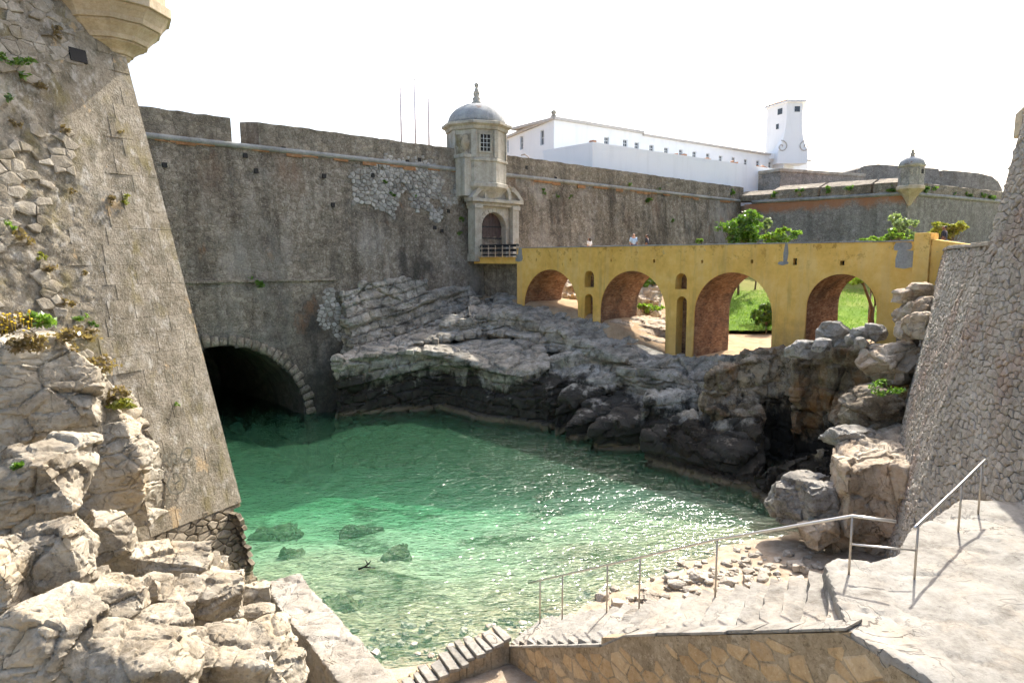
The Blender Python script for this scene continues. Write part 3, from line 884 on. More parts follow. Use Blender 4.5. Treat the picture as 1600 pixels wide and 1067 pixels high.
# ------------------------------------------------------------------ water
xs = np.arange(-34, 17, 0.22); ys = np.arange(13, 64, 0.22)
X, Y = np.meshgrid(xs, ys, indexing='ij')
P = np.stack([X.ravel(), Y.ravel(), X.ravel() * 0], 1)
Zw = (0.05 * fbm(P * np.array([0.8, 1.2, 1]), 71, 3) + 0.025 * vnoise(P * 2.0, 72)).reshape(X.shape)
n, m = X.shape
top = np.stack([X, Y, Zw], -1).reshape(-1, 3)
bot = np.stack([X, Y, Zw * 0 - 9], -1).reshape(-1, 3)
i, j = np.meshgrid(np.arange(n - 1), np.arange(m - 1), indexing='ij')
q = np.stack([i * m + j, (i + 1) * m + j, (i + 1) * m + j + 1, i * m + j + 1], -1).reshape(-1, 4)
rimi = [k * m for k in range(n)] + [(n - 1) * m + k for k in range(1, m)] + [k * m + m - 1 for k in range(n - 2, -1, -1)] + [k for k in range(m - 2, 0, -1)]
N0 = n * m
sideq = np.array([[rimi[k], rimi[k] + N0, rimi[(k + 1) % len(rimi)] + N0, rimi[(k + 1) % len(rimi)]] for k in range(len(rimi))])
Q = np.concatenate([q, q[:, ::-1] + N0, sideq])
tag(mesh_obj('water', quads_mesh('water', np.concatenate([top, bot]), Q), M['water'], smooth=True), kind='structure')

# ------------------------------------------------------------------ the long fortress wall
wall = empty('fortress_wall', WALL.pt(sg, 0), 'long grey rubble curtain wall of the fortress, rising from the green water behind the gate', 'wall')
sA, zA = WALL.hit(478, 648)                  # right springing of the water gate
sC, zC = WALL.hit(343, 541)                  # crown
hw = sA - sC
arch = [(sC + hw * math.cos(t) * (1.0), max(0, zC * 1.0) * math.sin(t)) for t in np.linspace(0, math.pi, 25)]
def in_arch(s, z): return ((s - sC) / hw) ** 2 + (np.maximum(z, 0) / zC) ** 2 < 1
sL, sR = -14.0, WALL.hit(1158, 300)[0]
zc0, zc1 = WALL.hit(385, 230)[1], WALL.hit(690, 264)[1]
Z_CORD = 0.5 * (zc0 + zc1)
outer = [(sL, -6), (sC - hw, -6)] + [(s, z) for s, z in arch[::-1]] + [(sC + hw, -6), (sR, -6), (sR, Z_CORD), (sL, Z_CORD)]
wf = lambda s, z, d: WALL.pt(s, z) - np.array([*OUT_WALL, 0]) * d
MB().region(outer, [], wf, 0.12, 17.0).build('wall_core', M['wall'], wall)
ss = np.arange(sL, sR, 0.28); zz = np.arange(-1.0, Z_CORD + 0.05, 0.28)
S, Z = np.meshgrid(ss, zz, indexing='ij')
P = np.stack([S.ravel(), Z.ravel(), S.ravel() * 0], 1)
F1, F2, cid = worley(P / np.array([0.5, 0.36, 1]), 12)
rel = 0.05 * fbm(P * 0.35, 3, 4) + 0.035 * (cid - 0.5) - 0.03 * np.exp(-((F2 - F1) / 0.12) ** 2) + 0.03 * fbm(P * 2.2, 5, 3)
pt = WALL.pt(S, Z, rel.reshape(S.shape))
sm, zm = (S[:-1, :-1] + 0.14), (Z[:-1, :-1] + 0.14)
grid_mesh('wall_face', pt, M['wall'], wall, keep=~in_arch(sm, zm))
# tunnel behind the water gate
MBt = MB(); ring = [(sC + hw * math.cos(t), zC * math.sin(t)) for t in np.linspace(-0.4, math.pi + 0.4, 33)]
Pv = np.array([[wf(s, z, d) for d in np.linspace(0.0, 17.5, 9)] for s, z in ring])
MBt.grid(Pv); MBt.build('tunnel_vault', M['wall'], wall, True, fix=False)
MB().box(wf(sC - hw - 1, -6, 17.2), np.array([*D_WALL, 0]) * (2 * hw + 2), np.array([-OUT_WALL[0], -OUT_WALL[1], 0]) * 0.5, (0, 0, 14)).build('tunnel_end', M['wall'], wall)
# voussoirs
nv = 34
stones = []
rg = random.Random(5)
for k in range(nv):
    t = math.pi * (k + 0.5) / nv
    ln = rg.uniform(0.30, 0.46)
    p = np.array([sC + (hw + ln) * math.cos(t), (zC + ln) * math.sin(t)])
    tn = np.array([-hw * math.sin(t), zC * math.cos(t)]); seg = np.linalg.norm(tn) * math.pi / nv; tn /= np.linalg.norm(tn)
    nr = np.array([-tn[1], tn[0]]); nr = nr if np.dot(nr, [math.cos(t), math.sin(t)]) > 0 else -nr
    A = np.stack([(WALL.u * tn[0] + WALL.W * tn[1]) * seg * 0.5, WALL.N * 0.15, (WALL.u * nr[0] + WALL.W * nr[1]) * ln], 1)
    if np.linalg.det(A) < 0: A[:, 0] *= -1
    stones.append((A, WALL.pt(p[0], p[1], -0.01), rg.randrange(12), seg * ln))
place_stones(wall, stones, M['parapet'], 'voussoir')
# pale patches where the facing has fallen and the rubble shows
def patch(px0, py0, px1, py1, seed, wob=1.0):
    a, b = WALL.hit(px0, py1), WALL.hit(px1, py0)
    cs, cz, rs, rz = (a[0] + b[0]) / 2, (a[1] + b[1]) / 2, (b[0] - a[0]) / 2, (b[1] - a[1]) / 2
    def mask(s, z):
        w = fbm(np.array([[s * 0.7, z * 0.7, seed]]), seed, 3)[0]
        return ((s - cs) / rs) ** 2 + ((z - cz) / rz) ** 2 < 0.85 + wob * w
    return lambda out: wall_of_stones(wall, WALL, a[0], b[0], a[1], b[1], 0.34, 0.27, 0.028, 0.05, M['white_stone'], mask, seed, collect=out)
pst = []
for fn in (patch(552, 254, 732, 345, 3, 1.9), patch(500, 446, 548, 548, 4, 1.2)): fn(pst)
masonry_stones(wall, pst, M['white_stone'])
# cordon and the stained band under it
def along(pl, s0, s1, z, r, step=1.2, out=0.0):
    return [pl.pt(s, z, out) for s in np.arange(s0, s1 + step, step)]
MB().tube(along(WALL, sL, sR, Z_CORD + 0.05, 0.16), 0.19, 10).build('cordon', M['cordon'], wall, True)
sb = MB()
for s in np.arange(sL, sR - 1, 1.2):
    if math.sin(s * 2.13) + math.sin(s * 0.77 + 1.0) < -0.1: continue
    hb = 0.18 + 0.25 * abs(math.sin(s * 1.7) * math.cos(s * 0.61))
    P0 = WALL.pt(s, Z_CORD - hb, 0.035); sb.box(P0, np.array([*D_WALL, 0]) * 1.17, WALL.N * 0.05, WALL.W * hb)
sb.build('stained_band', M['stain'], wall)
s0_, z0_ = WALL.hit(300, 441); s1_, z1_ = WALL.hit(524, 443)
for k_ in range(12):
    ds = (s1_ - s0_ + 3) / 12
    MB().box(WALL.pt(s0_ - 3 + k_ * ds + 0.01, z0_ - 0.1, -0.05), WALL.u * (ds - 0.02), WALL.N * (0.17 + 0.03 * math.sin(k_ * 2.3)), WALL.W * 0.17).build('ledge_stone', M['parapet'], wall, bevel=0.03)
# parapet merlons: upright outer face, top sloping outward
def merlon(parent, pl, s0, s1, zb, zt, depth, drop, mat, name='merlon', seed=0, cell=0.5, splay=0.0, topmat=None):
    """uneven stone parapet block; outer face keeps the wall's line"""
    n = max(3, int((s1 - s0) / cell)); mb = MB()
    rg = np.random.RandomState(seed)
    S = np.linspace(s0, s1, n); rows = []
    zs = np.linspace(zb, zt, 6)
    prof = [(z, 0.02) for z in zs] + [(zt + drop * 0.5, -depth * 0.5), (zt + drop, -depth), (zb, -depth)]
    for s in S:
        row = []
        for k, (z, d) in enumerate(prof):
            jz = rg.uniform(-0.035, 0.035) if 4 < k < 8 else 0
            jd = rg.uniform(-0.03, 0.03) if k < 6 else 0
            se = s + (splay if s == s1 else (-splay if s == s0 else 0)) * (0 if d < -0.1 else 1)
            p = pl.pt(se, zb) + np.array([0, 0, z + jz - zb]) + pl.n * (d + jd) - pl.n * 0.05 * (z - zb)
            row.append(p)
        rows.append(row)
    Pg = np.array(rows); mb.grid(Pg)
    m = len(prof)
    mb.f.append(list(range(m))); mb.f.append([(n - 1) * m + k for k in range(m)][::-1])
    mb.f.append([0, (n - 1) * m, (n - 1) * m + m - 1, m - 1])
    return mb.build(name, mat, parent)
ZT = Z_CORD + 0.22
h1 = WALL.hit(300, 190)[1] - ZT
sM0, sM1, sM2, sM3 = sL, WALL.hit(361, 205)[0], WALL.hit(404, 210)[0], WALL.hit(728, 250)[0]
merlon(wall, WALL, sM0, sM1, ZT, ZT + 1.55, 3.2, 0.55, M['parapet'], seed=1)
merlon(wall, WALL, sM2, sM3, ZT, ZT + 1.55, 3.2, 0.45, M['parapet'], seed=2, splay=0.0)
merlon(wall, WALL, WALL.hit(785, 262)[0], sR + 0.5, ZT, ZT + 1.6, 3.2, 0.4, M['parapet'], seed=3)
MB().box(WALL.pt(sM1, ZT, -3.0), np.array([*D_WALL, 0]) * (sM2 - sM1), np.array([*OUT_WALL, 0]) * 2.9, (0, 0, 0.22)).build('embrasure_sill', M['cordon'], wall)
# putlog holes and weep holes
for (px, py) in [(257, 258), (400, 267), (506, 275), (582, 274), (383, 243), (443, 233), (261, 217), (690, 361), (679, 356), (655, 250), (868, 279), (822, 262), (636, 253), (520, 320), (700, 330)]:
    s, z = WALL.hit(px, py)
    MB().box(WALL.pt(s - 0.14, z - 0.16, -0.2), WALL.u * 0.28, WALL.N * 0.285, WALL.W * 0.3).build('drain_hole', M['void'], wall)

# ------------------------------------------------------------------ the gate with its domed turret
gate = empty('gatehouse', GATE, 'pale stone gate with domed watch turret above its dark arched door', 'gatehouse')
GU, GN = np.array([*D_WALL, 0]), np.array([*OUT_WALL, 0])
def gp(u, out, z): return GATE + GU * u + GN * out + np.array([0, 0, z])
def gbox(u0, u1, o0, o1, z0, z1, name, mat, parent=gate, bevel=0.03):
    return MB().box(gp(u0, o0, z0), GU * (u1 - u0), GN * (o1 - o0), (0, 0, z1 - z0)).build(name, mat, parent, bevel=bevel)
DW, DH = 1.42, 2.55                           # half width and springing of the door arch
arc = [(DW * math.cos(t), DH + DW * math.sin(t)) for t in np.linspace(0, math.pi, 17)]
gf = lambda s, z, d: gp(s, 0.45 - d, z)
MB().region([(-2.0, -0.2), (-DW, -0.2)] + arc[::-1] + [(DW, -0.2), (2.0, -0.2), (2.0, 4.75), (-2.0, 4.75)], [], gf, 0.0, 0.9).build('door_surround', M['trim'], gate)
for t0 in np.linspace(0, math.pi, 12)[:-1]:
    t1 = t0 + math.pi / 11
    q = [((DW + r) * math.cos(t), DH + (DW + r) * math.sin(t)) for r, t in ((0.02, t0 + 0.02), (0.36, t0 + 0.02), (0.36, t1 - 0.02), (0.02, t1 - 0.02))]
    MB().region(q, [], gf, -0.06, 0.1).build('voussoir', M['trim'], gate, bevel=0.015)
dr = MB()
for k in range(8):
    u0 = -DW + k * DW / 4
    dr.box(gp(u0 + 0.012, -0.25, -0.2), GU * (DW / 4 - 0.024), GN * 0.08, (0, 0, DH + DW + 0.2))
door = dr.build('door', M['door'], gate)
for z in (0.5, 1.7, 2.7): gbox(-DW, DW, -0.17, -0.13, z, z + 0.12, 'door_strap', M['black'], door, 0.0)
gbox(-0.55, -0.3, -0.165, -0.145, 0.75, 1.25, 'notice', M['paper'], door, 0.0)
for sgn in (-1, 1):
    uc = sgn * 2.15
    col = gbox(uc - 0.36, uc + 0.36, 0.0, 0.95, -0.2, 4.2, 'pilaster', M['trim'])
    gbox(uc - 0.46, uc + 0.46, 0.0, 1.05, 4.2, 4.55, 'capital', M['trim'], col)
    gbox(uc - 0.46, uc + 0.46, 0.0, 1.05, -0.25, 0.35, 'plinth', M['trim'], col)
    for z in (0.9, 1.55, 2.2, 2.85, 3.5): gbox(uc - 0.372, uc + 0.372, 0.0, 0.962, z, z + 0.6, 'stone_block', M['trim'], col, 0.02)
gbox(-2.9, 2.9, 0.0, 1.15, 4.75, 5.05, 'cornice', M['trim'])
gbox(-2.7, 2.7, 0.0, 0.85, 4.45, 4.75, 'frieze', M['trim'])
# broken segmental pediment: two curved horns and a middle block with a shield
for sgn in (-1, 1):
    pts = [(sgn * (2.95 - 1.45 * t), 5.05 + 1.15 * math.sin(t * math.pi / 2)) for t in np.linspace(0, 1, 8)]
    inn = [(sgn * (2.55 - 1.05 * t), 5.05 + 0.72 * math.sin(t * math.pi / 2)) for t in np.linspace(1, 0, 8)]
    MB().region(pts + inn, [], lambda s, z, d: gp(s, 1.1 - d, z), 0.0, 1.1).build('pediment_horn', M['trim'], gate)
    MB().region(inn[::-1] + [(sgn * 1.5, 5.05)], [], lambda s, z, d: gp(s, 0.7 - d, z), 0.0, 0.7).build('pediment_infill', M['trim'], gate)
arch2 = [(1.5 * math.cos(t), 5.6 + 0.85 * math.sin(t)) for t in np.linspace(0, math.pi, 13)]
arch2i = [(1.2 * math.cos(t), 5.5 + 0.68 * math.sin(t)) for t in np.linspace(math.pi, 0, 13)]
MB().region([(1.5, 5.05)] + arch2 + [(-1.5, 5.05), (-1.2, 5.05)] + arch2i + [(1.2, 5.05)], [], lambda s, z, d: gp(s, 1.05 - d, z), 0, 1.0).build('pediment_arch', M['trim'], gate)
MB().region([(1.2, 5.05)] + arch2i[::-1] + [(-1.2, 5.05)], [], lambda s, z, d: gp(s, 0.6 - d, z), 0, 0.6).build('tympanum', M['trim'], gate)
sh = [(-0.42, 6.0), (-0.42, 5.55), (-0.25, 5.25), (0, 5.12), (0.25, 5.25), (0.42, 5.55), (0.42, 6.0), (0.2, 6.1), (-0.2, 6.1)]
MB().region(sh, [], lambda s, z, d: gp(s, 0.85 - d, z), 0, 0.3).build('shield', M['trim'], gate, bevel=0.03)
gbox(-0.45, 0.45, 0.5, 1.0, 6.1, 6.45, 'crown_block', M['trim'])
# side pedestal with its stone urn
gbox(-3.35, -2.1, -0.6, 0.65, 5.2, 8.3, 'side_pier', M['trim'])
gbox(-3.45, -2.0, -0.7, 0.75, 8.3, 8.62, 'side_pier_cap', M['trim'])
MB().lathe(gp(-2.7, 0.1, 8.6), [(0.36, 0), (0.36, 0.15), (0.2, 0.3), (0.28, 0.45), (0.46, 0.85), (0.44, 1.1), (0.28, 1.3), (0.34, 1.45), (0.2, 1.7), (0.02, 1.75)], 18).build('stone_urn', M['corbel'], gate, True)
# turret: octagonal drum
TC = gp(-0.75, -0.9, 0)
zt0, zt1 = 6.1, WALL.hit(735, 197)[1] - GATE[2]
tdist = math.hypot(TC[0], TC[1])
TR = 2.55
rot0 = -math.pi / 2 + math.radians(20) - math.pi / 8
MB().lathe(TC, [(TR * 1.0, zt0), (TR, zt1 - 0.5)], 8, rot0).build('turret_drum', M['trim'], gate, bevel=0.03)
MB().lathe(TC, [(TR * 0.72, 4.9), (TR * 0.9, 5.6), (TR * 1.06, 6.0), (TR * 1.06, 6.3), (TR * 1.01, 6.36)], 8, rot0).build('turret_base', M['trim'], gate)
MB().lathe(TC, [(TR * 1.003, 8.05), (TR * 1.05, 8.1), (TR * 1.05, 8.28), (TR * 1.003, 8.34)], 8, rot0).build('turret_band', M['trim'], gate)
zc = zt1 - 0.5
MB().lathe(TC, [(TR * 1.003, zc - 0.15), (TR * 1.06, zc - 0.1), (TR * 1.08, zc + 0.15), (TR * 1.2, zc + 0.3), (TR * 1.2, zc + 0.5), (TR * 1.0, zc + 0.62)], 8, rot0).build('turret_cornice', M['trim'], gate)
zdome = WALL.hit(738, 163)[1] - GATE[2]
MB().lathe(TC, [(TR * 0.98 * math.cos(a), zc + 0.6 + (zdome - zc - 0.6) * math.sin(a)) for a in np.linspace(0, math.pi / 2 * 0.985, 16)], 40).build('dome', M['dome'], gate, True)
MB().lathe(TC, [(0.42, zdome - 0.1), (0.5, zdome + 0.05), (0.3, zdome + 0.2), (0.36, zdome + 0.45), (0.2, zdome + 0.6), (0.3, zdome + 0.8), (0.16, zdome + 1.2), (0.1, zdome + 1.35), (0.2, zdome + 1.5), (0.2, zdome + 1.62), (0.03, zdome + 1.78)], 14).build('finial', M['trim'], gate, True)
for k in range(8):                            # pilaster strips on the drum's arrises
    t = rot0 + 2 * math.pi * k / 8
    d = np.array([math.cos(t), math.sin(t), 0]); q = np.array([-d[1], d[0], 0])
    MB().box(TC + d * TR * 0.93 - q * 0.22 + np.array([0, 0, 8.36]), q * 0.44, d * 0.21, (0, 0, zc - 8.36 - 0.16)).build('arris_strip', M['trim'], gate, bevel=0.02)
def face_frame(k):
    t = rot0 + 2 * math.pi * (k + 0.5) / 8
    d = np.array([math.cos(t), math.sin(t), 0]); q = np.array([-d[1], d[0], 0])
    return TC + d * TR * math.cos(math.pi / 8), d, q
wc, wd, wq = face_frame(0)
def fbox(c, d, q, q0, q1, z0, z1, d0, d1, name, mat, parent):
    return MB().box(c + q * q0 + d * d0 + np.array([0, 0, z0]), q * (q1 - q0), d * (d1 - d0), (0, 0, z1 - z0)).build(name, mat, parent)
zw = WALL.hit(765, 245)[1] - GATE[2]
win = fbox(wc, wd, wq, -0.42, 0.42, zw, zw + 1.35, 0.005, 0.03, 'window', M['void'], gate)
for a in (-0.56, 0.42): fbox(wc, wd, wq, a, a + 0.14, zw - 0.14, zw + 1.5, 0.0, 0.1, 'window_frame', M['trim'], win)
for a in (zw - 0.14, zw + 1.35): fbox(wc, wd, wq, -0.42, 0.42, a, a + 0.14, 0.0, 0.098, 'window_frame', M['trim'], win)
for a in (-0.16, 0.13): fbox(wc, wd, wq, a, a + 0.035, zw, zw + 1.35, 0.03, 0.055, 'glazing_bar', M['shutter'], win)
for a in (0.3, 0.65, 1.0): fbox(wc, wd, wq, -0.42, 0.42, zw + a, zw + a + 0.035, 0.03, 0.052, 'glazing_bar', M['shutter'], win)
wc2, wd2, wq2 = face_frame(7)
fbox(wc2, wd2, wq2, -0.72, 0.72, 8.6, zc - 0.5, 0.002, 0.03, 'bare_panel', M['bastion'], gate)

# ------------------------------------------------------------------ yellow bridge
bridge = empty('arched_bridge', br(20, 5), 'yellow plastered masonry footbridge on four arches, leading to the gate', 'bridge')
SB0, SB1, ZP = 5.8, 35.2, 11.86
spans = []
for (a, b) in ((819, 903), (938, 1040), (1085, 1207), (1260, 1370)):
    spans.append((BRIDGE.hit(a, 480)[0], BRIDGE.hit(b, 480)[0]))
SB0 = BRIDGE.hit(808, 400)[0]
ZCROWN = 10.22
outer = [(SB0, 4.0)]
vault = []
for (a, b) in spans:
    r = (b - a) / 2; c = (a + b) / 2; rise = r * 1.0
    A = [(c - r * math.cos(t), ZCROWN - rise + rise * math.sin(t)) for t in np.linspace(0, math.pi, 25)]
    fl = 0.22 if r < 2.0 else 0.12
    outer += [(a - fl * 0.4, 3.0)] + A + [(b + fl * 1.2, 3.0)]
    vault.append((a, b, A))
outer += [(SB1, 3.0), (SB1, ZP), (SB0, ZP)]
holes = []
def niche(px0, px1, pyt, pyb, bottom=None):
    s0, s1 = BRIDGE.hit(px0, pyb)[0], BRIDGE.hit(px1, pyb)[0]
    zt = BRIDGE.hit((px0 + px1) / 2, pyt)[1]; zb = bottom if bottom is not None else BRIDGE.hit((px0 + px1) / 2, pyb)[1]
    r = (s1 - s0) / 2; c = (s0 + s1) / 2
    return [(s0, zb), (s1, zb)] + [(c + r * math.cos(t), zt - r + r * math.sin(t)) for t in np.linspace(0, math.pi, 11)]
niches = [niche(913, 928, 423, 449), niche(913, 926, 459, 496, 6.0), niche(1055, 1073, 427, 452), niche(1055, 1071, 463, 552, 4.2)]
slots = []
for px, py, w, h in [(838, 406, 0.1, 0.3), (891, 406, 0.1, 0.2), (955, 407, 0.1, 0.2), (1022, 408, 0.16, 0.22), (1097, 409, 0.14, 0.2), (1175, 409, 0.16, 0.22), (1242, 409, 0.22, 0.36), (1316, 411, 0.22, 0.24), (879, 413, 0.08, 0.2)]:
    s, z = BRIDGE.hit(px, py); slots.append([(s - w / 2, z - h / 2), (s + w / 2, z - h / 2), (s + w / 2, z + h / 2), (s - w / 2, z + h / 2)])
bf = lambda s, z, d: br(s, z, d)
MB().region(outer, niches + slots, bf, 0.0, 0.75).build('spandrel_face', M['yellow'], bridge)
core = [p for p in outer]
core[-1] = (SB0, 10.9); core[-2] = (SB1, 10.9)
MB().region(core, [], bf, 0.752, 3.6).build('bridge_core', M['brick'], bridge)
MB().region(outer, [], bf, 3.602, 4.2).build('back_face', M['yellow'], bridge)
for nn in niches:
    c = np.mean(nn, 0)
    q = [(c[0] + (p[0] - c[0]) * 1.06, c[1] + (p[1] - c[1]) * 1.01) for p in nn]
    MB().region(q, [], bf, 0.70, 0.751).build('niche_back', M['brick'], bridge)
for q in slots:
    c = np.mean(q, 0)
    MB().region([(c[0] + (p[0] - c[0]) * 1.3, c[1] + (p[1] - c[1]) * 1.3) for p in q], [], bf, 0.30, 0.32).build('drain_slot', M['void'], bridge)
for (a, b, A) in vault:
    L = [(a + 0.006, 3.0)] + [((a + b) / 2 + (s - (a + b) / 2) * 0.996, z - 0.008) for s, z in A] + [(b - 0.006, 3.0)]
    Pv = np.array([[br(s, z, d) for d in np.linspace(0.06, 4.195, 12)] for s, z in L])
    MB().grid(Pv).build('arch_vault', M['brick'], bridge, fix=False)
# flaking coping along the parapets
rg = random.Random(8)
s = SB0
while s < SB1 - 0.3:
    ln = min(rg.uniform(0.9, 1.7), SB1 - s)
    for d0 in (-0.03, 3.62):
        MB().box(br(s + 0.008, ZP - 0.005, d0 - rg.uniform(0, 0.03)), np.array([*B_DIR, 0]) * (ln - 0.016), np.array([*N_BR, 0]) * 0.62, (0, 0, rg.uniform(0.055, 0.085))).build('coping_stone', M['concrete'], bridge, bevel=0.01)
    s += ln
MB().box(br(SB0, 10.9, 0.76), np.array([*B_DIR, 0]) * (SB1 - SB0), np.array([*N_BR, 0]) * 2.83, (0, 0, 0.1)).build('deck', M['dirt'], bridge)
def bpatch(px0, py0, px1, py1, name, mat, th=0.02):
    a, b = BRIDGE.hit(px0, py1), BRIDGE.hit(px1, py0)
    mx = (a[0] + b[0]) / 2; mz = (a[1] + b[1]) / 2; jt = 0.06
    q = [(a[0], a[1]), (mx, a[1] - jt), (b[0], a[1] + jt * 0.5), (b[0] + jt, mz), (b[0], b[1]), (mx, b[1] + jt * 0.4), (a[0] + jt, b[1]), (a[0] - jt * 0.3, mz)]
    MB().region(q, [], bf, -th, 0.05).build(name, mat, bridge)
bpatch(1399, 392, 1429, 418, 'concrete_patch', M['concrete']); bpatch(1397, 379, 1424, 391, 'concrete_patch', M['concrete'], 0.016)
bpatch(1224, 381, 1231, 411, 'concrete_patch', M['concrete']); bpatch(1216, 409, 1231, 413, 'concrete_patch', M['concrete'], 0.016)
bpatch(806, 398, 816, 408, 'concrete_patch', M['concrete']); bpatch(810, 387, 815, 404, 'concrete_patch', M['concrete'], 0.016)
# end pier and wing wall on the right
sE = BRIDGE.hit(1432, 400)[0]
ew = np.array([*B_DIR, 0]); en = np.array([*N_BR, 0])
MB().box(br(sE, 3.0, -0.5), ew * 0.7, en * 1.2, (0, 0, 9.25)).build('end_pier', M['yellow'], bridge, bevel=0.03)
MB().region([(sE + 0.702, 3.0), (sE + 3.0, 3.0), (sE + 3.0, 11.55), (sE + 0.702, 11.95)], [], bf, -0.35, 0.55).build('wing_wall', M['yellow'], bridge, bevel=0.03)
# abutment under the gate end
MB().box(br(-1.5, 5.0, 1.2), ew * (SB0 + 1.3), en * 2.8, (0, 0, 5.6)).build('abutment', M['parapet'], bridge)
# timber gangway with black rails between gate and bridge
gang = empty('gangway', br(2.9, 10.3), 'short yellow edged gangway with black metal railings before the gate door', 'gangway')
MB().box(br(0.25, 10.62, 0.0), ew * (SB0 - 0.27), en * 0.25, (0, 0, 0.5)).build('edge_beam', M['yellow'], gang, bevel=0.02)
MB().box(br(0.25, 10.62, 3.9), ew * (SB0 - 0.27), en * 0.25, (0, 0, 0.5)).build('edge_beam', M['yellow'], gang, bevel=0.02)
MB().box(br(0.0, 11.12, -0.15), ew * (SB0 - 0.02), en * 0.45, (0, 0, 0.05)).build('edge_capping', M['yellow'], gang)
npl = 22
for k in range(npl):
    MB().box(br(0.25 + k * (SB0 - 0.3) / npl, 10.98, 0.26), ew * ((SB0 - 0.3) / npl - 0.02), en * 3.62, (0, 0, 0.07)).build('deck_plank', M['door'], gang)
for d0 in (0.05,):
    for k in range(7):
        MB().box(br(0.3 + k * (SB0 - 0.45) / 6, 11.17, d0), ew * 0.07, en * 0.07, (0, 0, 0.95)).build('rail_post', M['post'], gang)
    for z, hh in ((11.28, 0.13), (11.62, 0.2), (11.98, 0.22)):
        MB().box(br(0.1, z, d0 + 0.072), ew * (SB0 - 0.1), en * 0.05, (0, 0, hh)).build('rail_board', M['black'], gang)

# ------------------------------------------------------------------ flagpoles
for (px, pt_, pb, lab) in ((628, 117, 225, 'tall thin flagpole, leftmost and tallest of three behind the wall'), (650, 123, 229, 'thin bare flagpole in the middle of three behind the wall'), (671, 127, 232, 'thin bare flagpole closest to the domed turret')):
    base = PY(px, pb + 40, 78); topz = PY(px, pt_, 78)[2]
    fp = empty('flagpole', base, lab, 'flagpole', 'flagpoles behind the wall')
    MB().tube([base, [base[0], base[1], topz - 0.15]], 0.12, 8, 0.08).build('pole', M['pole'], fp, True)
    MB().lathe([base[0], base[1], topz - 0.15], [(0.03, 0), (0.08, 0.06), (0.08, 0.1), (0.01, 0.16)], 10).build('truck', M['steel'], fp, True)
    MB().lathe([base[0], base[1], base[2]], [(0.3, -4.0), (0.3, 0.0)], 10).build('footing', M['concrete'], fp)
# ------------------------------------------------------------------ far bastion with its sentry box
CORNER = WALL.pt(sR - 0.3, 0)[:2]
YS = 77.0
sal = PY(1418, 301, YS)[:2]                    # salient under the sentry box
end = PY(1585, 320, 90.0)[:2]
FAR_Z = PY(1418, 303, YS)[2]
def mkplane(a, b, k):
    u = np.array(b) - np.array(a); u = u / np.linalg.norm(u)
    out = np.array([u[1], -u[0]])
    return Plane(a, u, out, k), float(np.linalg.norm(np.array(b) - np.array(a)))
FL, lenL = mkplane(CORNER, sal, 0.0)
FR, lenR = mkplane(sal, end, 0.0)
fbw = empty('far_bastion', (sal[0], sal[1], 8), 'distant grey bastion with orange stained upper wall beneath a domed sentry box', 'bastion')
for pl, ln in ((FL, lenL), (FR, lenR + 8)):
    ss = np.arange(-0.2 if pl is FR else -1.0, ln + 0.3, 0.4); zz = np.arange(4.0, FAR_Z + 0.1, 0.4)
    S, Z = np.meshgrid(ss, zz, indexing='ij')
    P = np.stack([S.ravel(), Z.ravel(), S.ravel() * 0], 1)
    rel = 0.08 * fbm(P * 0.4, 3, 4) + 0.05 * fbm(P * 1.8, 9, 3)
    grid_mesh('wall_face', pl.pt(S, Z, rel.reshape(S.shape)), M['far_wall'], fbw)
    MB().tube(along(pl, 0, ln, FAR_Z + 0.05, 0), 0.22, 8).build('cordon', M['cordon'], fbw, True)
MB().region([(p[0], p[1]) for p in (CORNER, sal, FR.pt(lenR + 8, 0)[:2], FR.pt(lenR + 8, 0)[:2] + np.array([-20, 30]), CORNER + np.array([-15, 25]))], [], lambda x, y, d: np.array([x, y, d]), 4.0, FAR_Z - 0.3).build('bastion_body', M['far_wall'], fbw)
# merlons: sloping-topped blocks with gaps
def fs(px): return FL.hit(px, 300)[0]
for k, (a, b) in enumerate(((1150, 1204), (1207, 1278), (1282, 1360), (1364, 1408))):
    merlon(fbw, FL, fs(a), fs(b), FAR_Z + 0.25, FAR_Z + (1.35 if k else 0.95), 2.6, 0.75, M['parapet'], seed=20 + k, cell=0.8)
merlon(fbw, FR, 1.2, lenR + 8, FAR_Z + 0.25, FAR_Z + 1.3, 2.6, 0.5, M['parapet'], seed=27, cell=0.8)
# sentry box on the salient
sb_c = np.array([sal[0], sal[1], 0]) + np.array([0, -0.5, 0])
pxm = YS / F_PX
def zy(py, Yv=YS): return PY(1420, py, Yv)[2]
box = empty('sentry_box', sb_c + np.array([0, 0, zy(300)]), 'small domed stone sentry box on the corner of the far bastion', 'sentry box')
rS = 18 * pxm
r8 = -math.pi / 2 + math.radians(8)
MB().lathe(sb_c, [(0.15, zy(322)), (rS * 0.5, zy(309)), (rS * 0.95, zy(299)), (rS * 1.08, zy(297)), (rS * 1.08, zy(293)), (rS * 0.99, zy(291))], 8, r8).build('corbel', M['corbel'], box)
MB().lathe(sb_c, [(rS * 0.98, zy(292)), (rS * 0.95, zy(262))], 8, r8).build('drum', M['far_pale'], box)
MB().lathe(sb_c, [(rS * 0.96, zy(263)), (rS * 1.06, zy(261.5)), (rS * 1.06, zy(260)), (rS * 0.96, zy(259))], 8, r8).build('cornice', M['trim'], box)
MB().lathe(sb_c, [(rS * math.cos(a), zy(260) + (zy(246) - zy(260)) * math.sin(a)) for a in np.linspace(0, 1.55, 12)], 28).build('dome', M['dome'], box, True)
MB().lathe(sb_c, [(0.3, zy(246.5)), (0.18, zy(244)), (0.3, zy(242)), (0.12, zy(239)), (0.2, zy(237)), (0.02, zy(234))], 10).build('finial', M['trim'], box, True)
